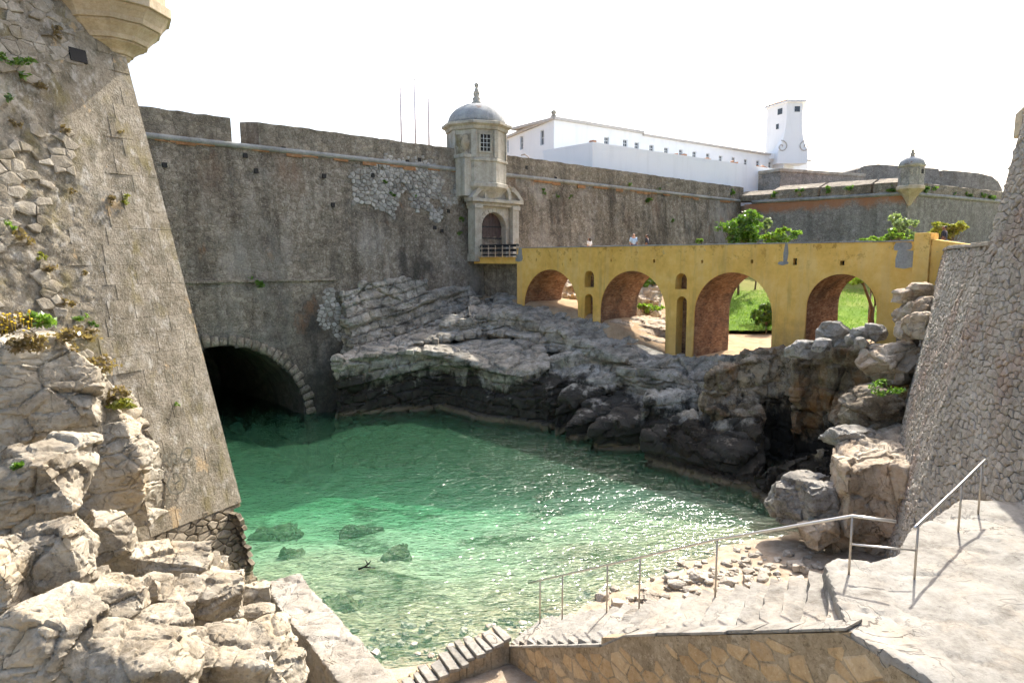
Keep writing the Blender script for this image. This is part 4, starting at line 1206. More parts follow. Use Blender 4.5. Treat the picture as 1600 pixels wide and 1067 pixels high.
for k, (a, nm) in enumerate(((-math.pi / 2 + math.radians(30.5), 'window'), (-math.pi / 2 - math.radians(14.5), 'window'))):
    d = np.array([math.cos(a), math.sin(a), 0]); q = np.array([-d[1], d[0], 0])
    c = sb_c + d * rS * 0.96 * math.cos(math.pi / 8)
    w = 0.28 if k == 0 else 0.2
    MB().box(c - q * w + d * 0.0 + np.array([0, 0, zy(274)]), q * 2 * w, d * 0.02, (0, 0, zy(267) - zy(274))).build('window', M['void'] if k == 0 else M['far_pale'], box)
    for e in (-1, 1):
        MB().box(c + q * (e * (w + 0.06)) - q * 0.06 + np.array([0, 0, zy(275)]), q * 0.12, d * 0.06, (0, 0, zy(266) - zy(275))).build('window_frame', M['trim'], box)

# upper works behind the far bastion
up = empty('upper_battery', PY(1280, 290, 100), 'pale stone upper battery wall standing behind the far bastion parapet', 'wall')
def zq(px, py, Yv): return PY(px, py, Yv)
a, b = zq(1219, 292, 92), zq(1352, 292, 98)
u = (b - a); u[2] = 0
zt = zq(1219, 264, 92)[2]
MB().box([a[0], a[1], 16], u, [-3, 5, 0], (0, 0, zt - 16 - 0.35)).build('battery_wall', M['far_pale'], up)
MB().box([a[0] - 0.15, a[1] - 0.2, zt - 0.348], u * 1.003, [-3, 5, 0], (0, 0, 0.4)).build('coping', M['trim'], up, bevel=0.04)
left = zq(1219, 292, 92); MB().box([left[0] - 0.02, left[1], 16.0], [-9, 14, 0], [0.3, 0.3, 0], (0, 0, zt - 16.3)).build('return_wall', M['far_pale'], up)
ub = empty('rounded_battery', PY(1450, 290, 104), 'hazy long battery with rounded shoulder and one notch, behind the sentry box', 'wall')
prof = [(1342, 264), (1352, 259), (1372, 257), (1400, 259), (1440, 262), (1467, 264), (1468, 276), (1473, 276), (1474, 266), (1500, 268), (1530, 271), (1550, 276), (1560, 284), (1566, 296)]
pts = [PY(x, y, 104) for x, y in prof]
poly = [(p[0], p[2]) for p in pts] + [(pts[-1][0], 14), (pts[0][0], 14)]
MB().region(poly, [], lambda s, z, d: np.array([s, 104 + d, z]), 0, 6).build('battery_wall', M['far_wall'], ub)

# ------------------------------------------------------------------ raised ground inside the fortress
ri = WALL.pt(sL, 0, 0)[:2]
rp = [WALL.pt(sL, 20.0, -3)[:2], WALL.pt(sR, 20.0, -3)[:2], CORNER + np.array([30, 60]), np.array([20, 190]), np.array([-90, 150])]
MB().region([(p[0], p[1]) for p in rp], [], lambda x, y, d: np.array([x, y, d]), Z_CORD - 1.2, Z_CORD - 0.9).build('rampart_ground', M['dirt'])['kind'] = 'structure'

# ------------------------------------------------------------------ white prison block
Y0w = 86.0
Zr = PY(865, 183, Y0w)[2]
c0 = PY(865, 300, Y0w)[:2]                      # near corner
d1 = ray(1262, 247); Yf = (Zr - CAM_Z) / d1[2] * d1[1]
c1 = PY(1262, 247, Yf)[:2]
WB, lenW = mkplane(c0, c1, 0.0)
wb = empty('white_building', (c0[0], c0[1], Z_CORD - 0.9), 'long white building with a low gable end and a row of small windows', 'building')
ZB = Z_CORD - 1.0
gdir = np.array([-WB.n[0], -WB.n[1], 0]) * 0 + np.array([-0.83, 0.56, 0])
# gable end: roof falls away to the left
gp2 = PY(786, 207, 96.0); 
G, lenG = mkplane(gp2[:2], c0, 0.0)
zl = PY(786, 207, gp2[1])[2]
wth = WB.n * -1
def wpt(s, z, d): return WB.pt(s, z) - np.array([WB.n[0], WB.n[1], 0]) * d
wins = []
for px, py in ((948, 220), (977, 224), (995, 228), (1018, 232), (1041, 236), (1064, 239), (1085, 242), (1106, 245), (1126, 248.5), (1146, 251), (1165, 254), (1184, 256), (1203, 258), (1220, 261)):
    s, z = WB.hit(px, py); wins.append((s, z))
hol = [[(s - 0.42, z - 0.45), (s + 0.42, z - 0.45), (s + 0.42, z + 0.45), (s - 0.42, z + 0.45)] for s, z in wins]
step_s = WB.hit(1003, 204)[0]
MB().region([(0, ZB), (lenW, ZB), (lenW, Zr - 0.35), (0, Zr - 0.35)], hol, lambda s, z, d: wpt(s, z, d), 0, 0.4).build('front_wall', M['white'], wb)
gw = []
for px, py, hw_, hh in ((793, 229, 0.28, 0.85), (815, 223.5, 0.36, 0.85), (847, 215.5, 0.4, 0.9)):
    s, z = G.hit(px, py); gw.append((s, z, hw_, hh))
hol = [[(s - a, z - b), (s + a, z - b), (s + a, z + b), (s - a, z + b)] for s, z, a, b in gw]
zL0 = G.hit(786, 207)[1]
MB().region([(-8, ZB), (lenG - 0.02, ZB), (lenG - 0.02, Zr - 0.32), (-8, zL0 - 1.6)], hol, lambda s, z, d: G.pt(s, z) - G.n * d, 0, 0.4).build('gable_wall', M['white'], wb)
# roof edges: thin eaves with grey tiles
ev = MB(); ev.box(wpt(-0.15, Zr - 0.345, -0.35), np.array([*WB.u[:2], 0]) * (step_s + 0.3), np.array([-WB.n[0], -WB.n[1], 0]) * 9, (0, 0, 0.35))
roof = ev.build('roof', M['roof'], wb, bevel=0.04)
MB().box(wpt(step_s + 0.16, Zr - 0.60, -0.3), WB.u * (lenW - step_s + 0.5), -WB.n * 9, (0, 0, 0.3)).build('lower_roof', M['roof'], wb, bevel=0.04)
gu = G.pt(lenG, Zr - 0.3) - G.pt(-8, zL0 - 1.58)
MB().box(G.pt(-8, zL0 - 1.58) + G.n * 0.3, gu * 1.002, -G.n * 6, (0, 0, 0.33)).build('gable_roof', M['roof'], wb, bevel=0.04)
rp_ = wpt(0.1, Zr, 0.2)
MB().lathe(rp_, [(0.35, 0), (0.35, 0.2), (0.2, 0.3), (0.34, 0.5), (0.3, 0.7), (0.1, 0.85), (0.02, 0.9)], 12).build('roof_finial', M['trim'], wb, True)
def window(parent, pl, s, z, a, b, bars=1):
    w = MB().box(pl.pt(s - a, z - b) - pl.n * 0.22, pl.u * 2 * a, pl.n * 0.02, (0, 0, 2 * b)).build('window', M['glass'], parent)
    f = MB()
    for e in (-1, 1): f.box(pl.pt(s + e * (a - 0.045) - 0.045, z - b) - pl.n * 0.2, pl.u * 0.09, pl.n * 0.05, (0, 0, 2 * b))
    for e in (-1, 0, 1): f.box(pl.pt(s - a + 0.09, z + e * (b - 0.04) - 0.04) - pl.n * 0.2, pl.u * (2 * a - 0.18), pl.n * 0.05, (0, 0, 0.08))
    f.box(pl.pt(s - 0.03, z - b + 0.08) - pl.n * 0.2, pl.u * 0.06, pl.n * 0.045, (0, 0, 2 * b - 0.16))
    f.build('window_frame', M['shutter'], w)
for s, z in wins: window(wb, WB, s, z, 0.42, 0.45)
for s, z, a, b in gw: window(wb, G, s, z, a, b)

# white terrace wall in front of it
Y1 = 78.0
q0 = PY(925, 300, Y1); zt0 = PY(925, 222, Y1)[2]
q1 = PY(1222, 300, 98.0)
TW, lenT = mkplane(q0[:2], q1[:2], 0.0)
zt1_ = TW.hit(1222, 266)[1]
tw = empty('white_terrace_wall', (q0[0], q0[1], ZB), 'tall plain white terrace wall below the row of small windows', 'wall')
MB().region([(0, ZB - 2), (lenT, ZB - 2), (lenT, zt1_), (0, zt0)], [], lambda s, z, d: TW.pt(s, z) - TW.n * d, 0, 5.0).build('front_wall', M['white'], tw)
q2 = PY(860, 300, 81.0)
TG, lenTG = mkplane(q2[:2], q0[:2], 0.0)
MB().region([(-1, ZB - 2), (lenTG - 0.01, ZB - 2), (lenTG - 0.01, zt0), (-1, TG.hit(862, 234)[1])], [], lambda s, z, d: TG.pt(s, z) - TG.n * d, 0, 3.0).build('side_wall', M['white'], tw)
# heaps of broken tile along its top
for k, (px, n, lab) in enumerate(((917, 9, 'heap of broken boards and tiles on the corner of the white terrace wall'), (1066, 8, 'larger heap of broken roof tiles on the white terrace wall top'), (1108, 4, 'few broken tiles in the middle of the white terrace wall top'), (1150, 6, 'small tile heap on the white terrace wall, before the far windows'), (1193, 6, 'tile heap near the far end of the white terrace wall'))):
    rg = random.Random(k); hp = MB()
    s = TW.hit(px, 240)[0]; zz_ = np.interp(s, [0, lenT], [zt0, zt1_])
    for _ in range(n):
        a = s + rg.uniform(-1.1, 1.1); p = TW.pt(max(a, 0.3), zz_ - 0.02) - TW.n * rg.uniform(0.2, 0.7)
        th = rg.uniform(-0.5, 0.5)
        hp.box(p, (TW.u * math.cos(th) + np.array([0, 0, math.sin(th)])) * rg.uniform(0.3, 0.6), -TW.n * rg.uniform(0.15, 0.35), np.array([0, 0, 1]) * rg.uniform(0.08, 0.3))
    tag(hp.build('tile_heap', M['terracotta']), lab, 'tile heap', 'tile heaps on the white wall')
# lamp on the parapet
lp = PY(833, 251, 74)
lamp = empty('wall_lamp', PY(829, 262, 74), 'small curved street lamp peeping over the parapet right of the turret', 'lamp')
MB().tube([PY(829, 266, 74), PY(828, 250, 74), PY(825, 245, 74), PY(820, 242, 74)], 0.06, 8).build('lamp_arm', M['post'], lamp, True)
MB().box(PY(820, 243, 74) + np.array([-0.4, -0.12, -0.05]), (0.45, 0, 0.1), (0, 0.24, 0), (0, 0, 0.12)).build('lamp_head', M['post'], lamp, bevel=0.03)

# white bell tower with scrolled sides
Yt = 112.0
def tp(px, py, d=0.0):
    p = PY(px, py, Yt); return p
tow = empty('white_tower', tp(1234, 250), 'white tower with scrolled shoulders and red tile roof at the end of the white building', 'tower')
xw = lambda px: PY(px, 200, Yt)[0]
zw_ = lambda py: PY(1234, py, Yt)[2]
# front (narrow) face with concave flare ending in scrolls
prof = [(1227, 160), (1251, 160.5), (1251.5, 185), (1252.5, 203), (1255, 218), (1259, 229), (1262.5, 236), (1263, 256), (1216, 256), (1216, 237), (1219.5, 229), (1223.5, 217), (1226, 203), (1227, 185)]
MB().region([(xw(x), zw_(y)) for x, y in prof], [], lambda x, z, d: np.array([x + d * 0.0, Yt + d, z]), -0.35, 3.0).build('scrolled_front', M['white'], tow)
MB().add([[xw(1212), Yt + 4.2, zw_(262)], [xw(1227), Yt + 0.02, zw_(262)], [xw(1227), Yt + 0.02, zw_(159)], [xw(1212), Yt + 4.2, zw_(161)],
          [xw(1212) + 3, Yt + 6.2, zw_(262)], [xw(1227) + 3, Yt + 3.2, zw_(262)], [xw(1227) + 3, Yt + 3.2, zw_(159)], [xw(1212) + 3, Yt + 6.2, zw_(161)]],
         [[0, 1, 2, 3], [5, 4, 7, 6], [1, 5, 6, 2], [4, 0, 3, 7], [3, 2, 6, 7], [0, 4, 5, 1]]).build('side_face', M['white'], tow)
ez = zw_(160)
corn = [(xw(1210) - 0.2, Yt + 4.5), (xw(1226), Yt - 0.7), (xw(1253) + 0.2, Yt - 0.7), (xw(1251) + 3.0, Yt + 6.5), (xw(1214) + 2.0, Yt + 8)]
MB().region(corn, [], lambda x, y, d: np.array([x, y, d]), ez - 0.05, ez + 0.12).build('eaves', M['white'], tow)
ap = np.mean(corn, 0)
MB().add([[x, y, ez + 0.221] for x, y in corn] + [[ap[0], ap[1], ez + 1.5]], [[0, 1, 5], [1, 2, 5], [2, 3, 5], [3, 4, 5], [4, 0, 5]]).build('roof', M['terracotta'], tow)
MB().tube([[xw(1232), Yt + 2.5, zw_(157)], [xw(1232), Yt + 2.5, zw_(146)]], 0.12, 8, 0.03).build('spike', M['roof'], tow, True)
for px, py in ((1243, 171.5),):
    MB().box([xw(px) - 0.42, Yt - 0.40, zw_(py + 4.2)], (0.84, 0, 0), (0, 0.1, 0), (0, 0, zw_(py - 4.2) - zw_(py + 4.2))).build('window', M['glass'], tow)
e = np.array([xw(1227) - xw(1212), -4.18, 0]); el = e / np.linalg.norm(e); no = np.array([el[1], -el[0], 0])
for (px, py, w, h) in ((1222.5, 172, 0.5, 0.46), (1221, 195, 0.28, 0.4)):
    c = np.array([xw(1212), Yt + 4.2, 0]) + e * ((px - 1212) / 15.0) + np.array([0, 0, zw_(py)])
    MB().box(c - el * w + no * -0.02 - np.array([0, 0, h]), el * 2 * w, no * 0.08, (0, 0, 2 * h)).build('window', M['glass'], tow)
for px, sgn in ((1221.5, 1), (1257.5, -1)):
    c = np.array([xw(px), Yt - 0.40, zw_(230)])
    pts = [c + np.array([sgn * r * math.cos(t), 0, r * math.sin(t)]) for t, r in [(k * 0.5, 0.08 + 0.055 * k) for k in range(17)]]
    MB().tube(pts, 0.09, 6).build('scroll', M['roof'], tow, True)
MB().box([xw(1185), Yt + 1.0, zw_(247)], (xw(1220) - xw(1185), 0, 0), (0, 6, 0), (0, 0, 0.8)).build('side_roof', M['white'], tow)

# ------------------------------------------------------------------ left bastion
BC = PY(377, 785, 22.4)                         # foot of its salient edge (top of the rough footing)
BAS = Plane(BC[:2], (-0.456, -0.89), (0.89, -0.456), 0.215, BC[2])
st_, zt_ = BAS.hit(195, 85)
bas = empty('left_bastion', BC, 'huge sloping bastion of pale weathered stone with a corbelled turret at its top', 'bastion')
lean = st_ / (zt_ - BC[2])
ZTOP = 24.0
def edge_s(z): return (z - BC[2]) * lean
zb_ = BC[2] - 0.12
baspoly = [(edge_s(zb_), zb_), (edge_s(ZTOP), ZTOP), (16, ZTOP), (16, zb_)]
MB().region(baspoly, [], lambda s, z, d: BAS.pt(s, z, -d), 0.07, 9.0).build('bastion_core', M['bastion'], bas)
ss = np.arange(0.0, 15, 0.12); zz = np.arange(BC[2], 20.0, 0.12)
S, Z = np.meshgrid(ss, zz, indexing='ij'); S = S + edge_s(Z) + 0.02
P = np.stack([S.ravel(), Z.ravel(), S.ravel() * 0], 1)
F1, F2, cid = worley(P / np.array([0.42, 0.3, 1]), 22)
dist = (S - edge_s(Z)).ravel()
rough = np.clip((dist - 2.2 + 1.2 * fbm(P * 0.5, 6, 3)) / 1.2, 0.0, 1.0)
rel = -0.012 + 0.03 * fbm(P * 0.6, 3, 4) + 0.022 * fbm(P * 3.0, 15, 4, 0.65) + rough * (0.09 * (cid - 0.5) - 0.08 * np.exp(-((F2 - F1) / 0.12) ** 2) - 0.02)
grid_mesh('rough_face', BAS.pt(S, Z, rel.reshape(S.shape)), M['bastion'], bas)
# squared blocks: the quoin courses and the dressed lower face
rg = random.Random(11)
def block(pl, s0, s1, z0, z1, parent, mat, out, name='stone_block', thick=0.2):
    q = [(s0, z0), (s1, z0), (s1, z1), (s0, z1)]
    mb = MB()
    V = [pl.pt(s, z, out + rg.uniform(-0.01, 0.01)) for s, z in q] + [pl.pt(s, z, out - thick) for s, z in q]
    mb.add(V, [[0, 1, 2, 3], [4, 7, 6, 5], [0, 4, 5, 1], [1, 5, 6, 2], [2, 6, 7, 3], [3, 7, 4, 0]])
    return mb.build(name, mat, parent, bevel=0.018)
z = BC[2] + 0.02; row = 0
while z < 19:
    hh = rg.uniform(0.46, 0.62)
    zm = z + hh / 2
    n_px = 3 + (2 if zm < 9 else (1 if zm < 13 else 0))
    s = 0.0
    reach = np.interp(zm, [3, 6, 9, 12, 15, 18], [3.3, 3.6, 3.4, 2.4, 1.4, 0.7]) + rg.uniform(-0.4, 0.4)
    while s < reach:
        w = rg.uniform(0.55, 1.15) if s > 0 else (0.9 if row % 2 else 0.5)
        # bottom/top follow the leaning edge
        e0, e1 = edge_s(z), edge_s(z + hh)
        a0, a1 = (e0 + s, e1 + s) if s == 0 else (edge_s(zm) + s, edge_s(zm) + s)
        if True:
            mb = MB(); ou = rg.uniform(0.014, 0.020) - (0.01 if s + w >= reach else 0.0); g = 0.0015
            q = [(a0 + (g if s else 0), z + g), (edge_s(zm) + s + w - g, z + g), (edge_s(zm) + s + w - g, z + hh - g), (a1 + (g if s else 0), z + hh - g)]
            V = [BAS.pt(x, y, ou + rg.uniform(-0.003, 0.003)) for x, y in q] + [BAS.pt(x, y, -0.12) for x, y in q]
            if s + w >= reach:
                for m_ in (1, 2): V[m_] = V[m_] - BAS.N * 0.06
            mb.add(V, [[0, 1, 2, 3], [4, 7, 6, 5], [0, 4, 5, 1], [1, 5, 6, 2], [2, 6, 7, 3], [3, 7, 4, 0]])
            mb.build('stone_block', M['ashlar'], bas, bevel=0.004)
        s += w
    z += hh; row += 1
# rubble stones bedded in the face
def bmask(s, z):
    d = s - edge_s(z)
    nz = fbm(np.array([[s * 0.5, z * 0.5, 3.0]]), 6, 3)[0]
    return d > np.interp(z, [3, 6, 9, 12, 15, 18], [3.9, 4.2, 3.8, 3.0, 2.2, 1.6]) + 1.2 * nz and fbm(np.array([[s * 0.9, z * 0.9, 8.0]]), 16, 2)[0] > -0.28
wall_of_stones(bas, BAS, 0, 13, BC[2], 19.0, 0.36, 0.25, 0.008, 0.032, M['bastion_rubble'], bmask, 31, drop=0.4)
# rough dry-stone footing
FT = Plane(PZ(404, 905, 0.2)[:2], (-0.456, -0.89), (0.89, -0.456), 0.262, 0.0)
FT2 = Plane(FT.pt(0, 0)[:2], (-0.8, 0.6), (0.6, 0.8), 0.2, 0.0)
MB().region([(0.06, -1.0), (0.27, 2.95), (6.0, 2.95), (6.0, -1.0)], [], lambda s, z, d: FT.pt(s, z, -d), 0.05, 2.0).build('footing_core', M['mortar'], bas)
def ftop(s): return np.interp(s, [0, 6], [2.95, 2.9])
wall_of_stones(bas, FT, -0.1, 5.2, -0.4, 2.9, 0.34, 0.19, 0.02, 0.06, M['footing'], lambda s, z: z < ftop(s) and s > z * 0.07 + 0.13, 41, 'footing_stone')
wall_of_stones(bas, FT2, 0.0, 1.2, -0.4, 2.6, 0.34, 0.2, 0.02, 0.04, M['footing'], None, 43, 'footing_stone')
# corbelled turret base overhanging the salient
tc = BAS.pt(edge_s(zt_) + 0.1, zt_ - 0.2, -0.55)
k_ = 24.3 / F_PX
r9 = math.radians(12)
z0 = tc[2]
for i, (ra, rb, h0, h1) in enumerate(((0.18, 0.55, -0.25, 0.28), (0.62, 1.0, 0.28, 0.62), (1.08, 1.42, 0.62, 1.08), (1.5, 1.74, 1.08, 1.55), (1.85, 1.85, 1.55, 1.85))):
    MB().lathe(tc, [(ra, h0), (ra + (rb - ra) * 0.15, h0 + (h1 - h0) * 0.3), (ra + (rb - ra) * 0.6, h0 + (h1 - h0) * 0.65), (rb, h1 - 0.06), (rb, h1 - 0.001)], 10, r9).build('corbel_course', M['corbel'], bas, bevel=0.015)
MB().lathe(tc, [(1.7, 1.85), (1.68, 4.6)], 10, r9).build('turret_drum', M['corbel'], bas)
# socket hole, patched blocks, scrawled marks
s, z = BAS.hit(119, 86)
MB().box(BAS.pt(s - 0.28, z - 0.22, -0.3), BAS.u * 0.5, BAS.N * 0.36, BAS.W * 0.4).build('socket_hole', M['void'], bas)
M['scrawl'] = plain('faded_black_paint', (0.14, 0.13, 0.10), 0.9, var=0.5, scale=9)
def scrawl(pts, out=0.10):
    P = [BAS.pt(*BAS.hit(x, y), out) for x, y in pts]
    mb = MB()
    for i in range(len(P) - 1):
        d = P[i + 1] - P[i]; w = np.cross(BAS.N, d); w = w / (np.linalg.norm(w) + 1e-9) * 0.028
        mb.box(P[i] - w, d, 2 * w, BAS.N * 0.004)
    return mb.build('scrawl', M['scrawl'], bas)
scrawl([(230, 735), (232, 713), (238, 728), (246, 711), (247, 731)])
scrawl([(250, 731), (253, 710), (262, 728)]); scrawl([(251, 722), (259, 720)])
scrawl([(264, 728), (265, 708), (272, 710), (273, 717), (265, 719), (274, 726)])
scrawl([(276, 725), (281, 706), (288, 700), (296, 700), (297, 712), (290, 722), (280, 722)])
scrawl([(262, 745), (258, 758), (263, 770), (274, 772), (285, 765), (288, 752), (283, 742)]); scrawl([(268, 748), (272, 738), (278, 750), (270, 756), (266, 752)])
# ------------------------------------------------------------------ right wall
RW = [np.array(p) for p in ((9.6, 2.0), (10.2, 8.0), (10.75, 13.9), (12.6, 20.2), (15.4, 26.4), (20.2, 34.5))]
rw = empty('right_wall', (12.6, 20.2, 4), 'tall battered rubble stone wall beside the landing, brownish and rust stained', 'wall')
rst = []
for i in range(len(RW) - 1):
    a, b = RW[i], RW[i + 1]
    u = (b - a) / np.linalg.norm(b - a); out = np.array([-u[1], u[0]])
    pl = Plane(a, u, out, 0.165, 4.0); L = float(np.linalg.norm(b - a))
    ztop = 11.35 if i >= 3 else 19.0
    z1 = 11.35 if i >= 3 else 18.5
    MB().region([(-0.3, -1), (L + 0.3, -1), (L + 0.3, z1), (-0.3, z1)], [], lambda s, z, d, pl=pl: pl.pt(s, z, -d), 0.06, 3.0).build('wall_core', M['right_bed'], rw)
    if i == 0: continue
    wall_of_stones(rw, pl, 2.2 if i == 1 else 0, L, -0.2 if i > 1 else 5.0, min(z1, 16.4), 0.30, 0.175, 0.010, 0.05, M['right_stone'], None, 50 + i, collect=rst)
    if i >= 3:
        n = int(L / 0.8)
        for k in range(n):
            MB().box(pl.pt(k * L / n + 0.01, 11.36, 0.1), pl.u * (L / n - 0.02), -pl.n * 1.6, (0, 0, random.Random(k).uniform(0.08, 0.14))).build('coping_stone', M['right_stone'], rw, bevel=0.02)
masonry_stones(rw, rst, M['right_stone'])
pl3 = Plane(RW[3], (RW[3] - RW[2]) / np.linalg.norm(RW[3] - RW[2]), (-1, 0.3), 0.2, 4.0)
tcr = PY(1606, 190, 20.6) + np.array([0.0, 0, 0])
MB().box(tcr + np.array([-0.25, -0.1, -0.35]), (1.2, -0.6, 0), (0.5, 1.0, 0), (0, 0, 0.75)).build('corbel_block', M['corbel'], rw, bevel=0.05)
# ------------------------------------------------------------------ rock terraces under the bridge (one mass of bedded limestone)
def T3(*pts): return [PZ(x, y, z) for x, y, z in pts]
A = MB()
# front ledge above the dark cliff
prism(A, T3((522, 560, 4.2), (600, 552, 4.35), (690, 556, 4.0), (760, 578, 3.5), (835, 592, 3.2), (862, 575, 3.8), (850, 540, 4.9), (745, 520, 5.0), (640, 528, 4.9), (560, 540, 4.7)), -5, 0.06)
prism(A, T3((600, 548, 4.5), (690, 524, 5.0), (790, 520, 5.2), (850, 535, 5.1), (880, 520, 5.7), (840, 500, 6.1), (720, 505, 6.0), (620, 525, 5.2)), -2, 0.03)
prism(A, T3((690, 510, 5.9), (780, 505, 6.0), (870, 510, 6.1), (880, 488, 6.7), (800, 478, 7.2), (700, 485, 7.0)), 0, 0.02)
prism(A, T3((720, 492, 6.8), (840, 487, 6.9), (850, 472, 7.45), (800, 462, 7.85), (735, 466, 7.9)), 0, 0.02)
# carved rock standing against the foot of the wall
for (x0, x1, yt, yb, dz) in ((532, 560, 455, 545, 0.9), (560, 600, 440, 540, 0.7), (600, 632, 432, 530, 0.9), (632, 668, 434, 512, 0.75), (668, 740, 455, 492, 0.5)):
    s0, zt_a = WALL.hit(x0, yt); s1, zt_b = WALL.hit(x1, yt - 3); zb = WALL.hit(x0, yb)[1] - 1.5
    T = [WALL.pt(s0, zt_a, dz * 0.35), WALL.pt(s1, zt_b, dz * 0.35), WALL.pt(s1, zt_b, -1.5), WALL.pt(s0, zt_a, -1.5)]
    B = [WALL.pt(s0, zb, dz + 0.8), WALL.pt(s1, zb, dz + 0.8), WALL.pt(s1, zb, -1.5), WALL.pt(s0, zb, -1.5)]
    A.add(T + B, [[0, 1, 2, 3], [7, 6, 5, 4], [0, 4, 5, 1], [1, 5, 6, 2], [2, 6, 7, 3], [3, 7, 4, 0]])
# rocks under arches one and two
prism(A, T3((850, 525, 5.3), (905, 518, 5.6), (960, 535, 5.1), (1000, 535, 5.2), (1035, 530, 5.4), (1035, 508, 6.2), (985, 506, 6.2), (920, 500, 6.6), (870, 492, 6.8)), -2, 0.02)
prism(A, T3((835, 565, 4.0), (880, 552, 4.6), (940, 556, 4.5), (965, 585, 3.6), (940, 602, 3.0), (890, 600, 2.9), (850, 605, 2.8)), -4, 0.05)
prism(A, [br(5.3, 7.4, .3), br(9, 6.95, .3), br(14, 6.5, .3), br(20.3, 4.7, .3), br(20.3, 4.0, -2.2), br(14, 5.6, -2.6), br(9, 6.6, -2.4), br(5.3, 7.2, -2.0)], 0)
cliff1 = rock('rock_terrace', A, M['cliff'], 0.11, seed=3, warp=0.22, warp_s=0.45, block=(2.6, 2.0, 1.6), dip=(-0.15, 0.13), step=0.17, groove=0.16, gw=0.035, fine=0.03, fine_s=4.0, beds=(0.7, 0.38))
tag(cliff1, kind='structure')
Bm = MB()
# low slabs dipping to the water in the middle
prism(Bm, T3((868, 640, 1.6), (930, 615, 2.4), (1010, 600, 3.0), (1110, 590, 3.5), (1120, 562, 4.6), (1040, 558, 4.8), (960, 585, 3.6), (890, 605, 2.8)), -5, 0.03)
prism(Bm, T3((885, 668, 0.9), (960, 640, 1.7), (1040, 628, 2.2), (1110, 628, 2.3), (1115, 600, 3.3), (1010, 605, 2.9), (920, 625, 2.1)), -5, 0.04)
prism(Bm, T3((925, 668, 1.3), (1000, 655, 1.8), (1060, 652, 2.0), (1085, 640, 2.3), (1040, 625, 2.6), (960, 645, 1.8)), -5, 0.06)
prism(Bm, T3((1010, 628, 2.8), (1110, 622, 3.0), (1115, 606, 3.6), (1020, 610, 3.3)), -5, 0.03)
prism(Bm, T3((1005, 675, 1.7), (1060, 650, 2.6), (1120, 632, 3.2), (1165, 640, 3.2), (1190, 690, 1.9), (1150, 720, 1.2), (1060, 715, 0.8)), -5, 0.05)
prism(Bm, T3((960, 572, 4.2), (1060, 556, 5.0), (1200, 556, 5.4), (1200, 575, 4.8), (1040, 590, 3.7)), -2, 0.02)
prism(Bm, [br(19, 4.65, .3), br(27.6, 5.0, .3), br(27.6, 4.3, -2.6), br(19, 3.9, -2.6)], 0)
slabs = rock('rock_ledge', Bm, M['cliff'], 0.11, seed=8, warp=0.2, warp_s=0.45, block=(2.8, 2.2, 1.4), dip=(-0.16, 0.12), step=0.14, groove=0.13, gw=0.035, fine=0.03, fine_s=4.0, beds=(0.6, 0.34))
tag(slabs, kind='structure')
Cm = MB()
# right-hand cliff with the dark recess
prism(Cm, T3((1102, 585, 5.0), (1150, 583, 5.0), (1240, 560, 5.8), (1300, 548, 6.2), (1330, 530, 6.9), (1270, 540, 6.5), (1200, 556, 5.9), (1120, 566, 5.5)), -5, 0.04)
prism(Cm, T3((1245, 558, 6.1), (1330, 545, 6.4), (1400, 560, 5.6), (1420, 520, 7.3), (1330, 520, 7.2), (1262, 535, 6.7)), -5, 0.02)
prism(Cm, T3((1035, 665, 2.3), (1110, 640, 3.0), (1180, 650, 3.0), (1195, 720, 1.3), (1180, 760, 0.4), (1100, 735, 0.6)), -5, 0.03)
prism(Cm, T3((1110, 640, 3.2), (1170, 610, 4.0), (1195, 640, 3.3), (1190, 690, 2.1), (1130, 670, 2.3)), -5, 0.02)
prism(Cm, T3((1170, 735, 1.2), (1240, 705, 2.2), (1295, 690, 2.8), (1300, 730, 1.9), (1250, 790, 0.6), (1195, 785, 0.2)), -5, 0.05)
prism(Cm, T3((1310, 610, 4.6), (1380, 600, 5.0), (1420, 620, 4.6), (1420, 680, 3.2), (1340, 690, 2.8), (1300, 660, 3.2)), -5, 0.0)
prism(Cm, T3((1400, 470, 8.6), (1440, 440, 9.6), (1450, 500, 8.0), (1420, 530, 7.2), (1405, 520, 7.4)), 0, 0.05)
prism(Cm, [br(26.6, 5.7, .35), br(30, 6.3, .35), br(37, 6.9, .35), br(37, 6.9, -3.2), br(30, 6.4, -2.8), br(26.6, 5.8, -2.4)], 0)
cliff2 = rock('rock_cliff', Cm, M['cliff_rust'], 0.11, seed=14, warp=0.3, warp_s=0.55, block=(1.3, 1.2, 2.0), dip=(-0.12, 0.1), step=0.2, groove=0.15, gw=0.05, fine=0.04, fine_s=4.0, beds=(1.1, 0.2))
tag(cliff2, kind='structure')
# rocks seen through the first two arches
Dm = MB()
prism(Dm, [br(-6, 9.6, 7), br(4, 8.8, 7), br(9, 8.2, 9), br(11, 7.6, 12), br(8, 9.6, 16), br(-4, 10.6, 16)], 3)
prism(Dm, [br(-2, 8.6, 5.8), br(4, 7.9, 5.6), br(12, 6.6, 7), br(12, 6.9, 10), br(0, 9, 9)], 3)
tag(rock('rock_bank', Dm, M['rock_tan'], 0.2, seed=19, warp=0.4, warp_s=0.4, block=(1.4, 1.4, 0.6), step=0.3, groove=0.2, fine=0.1), kind='structure')

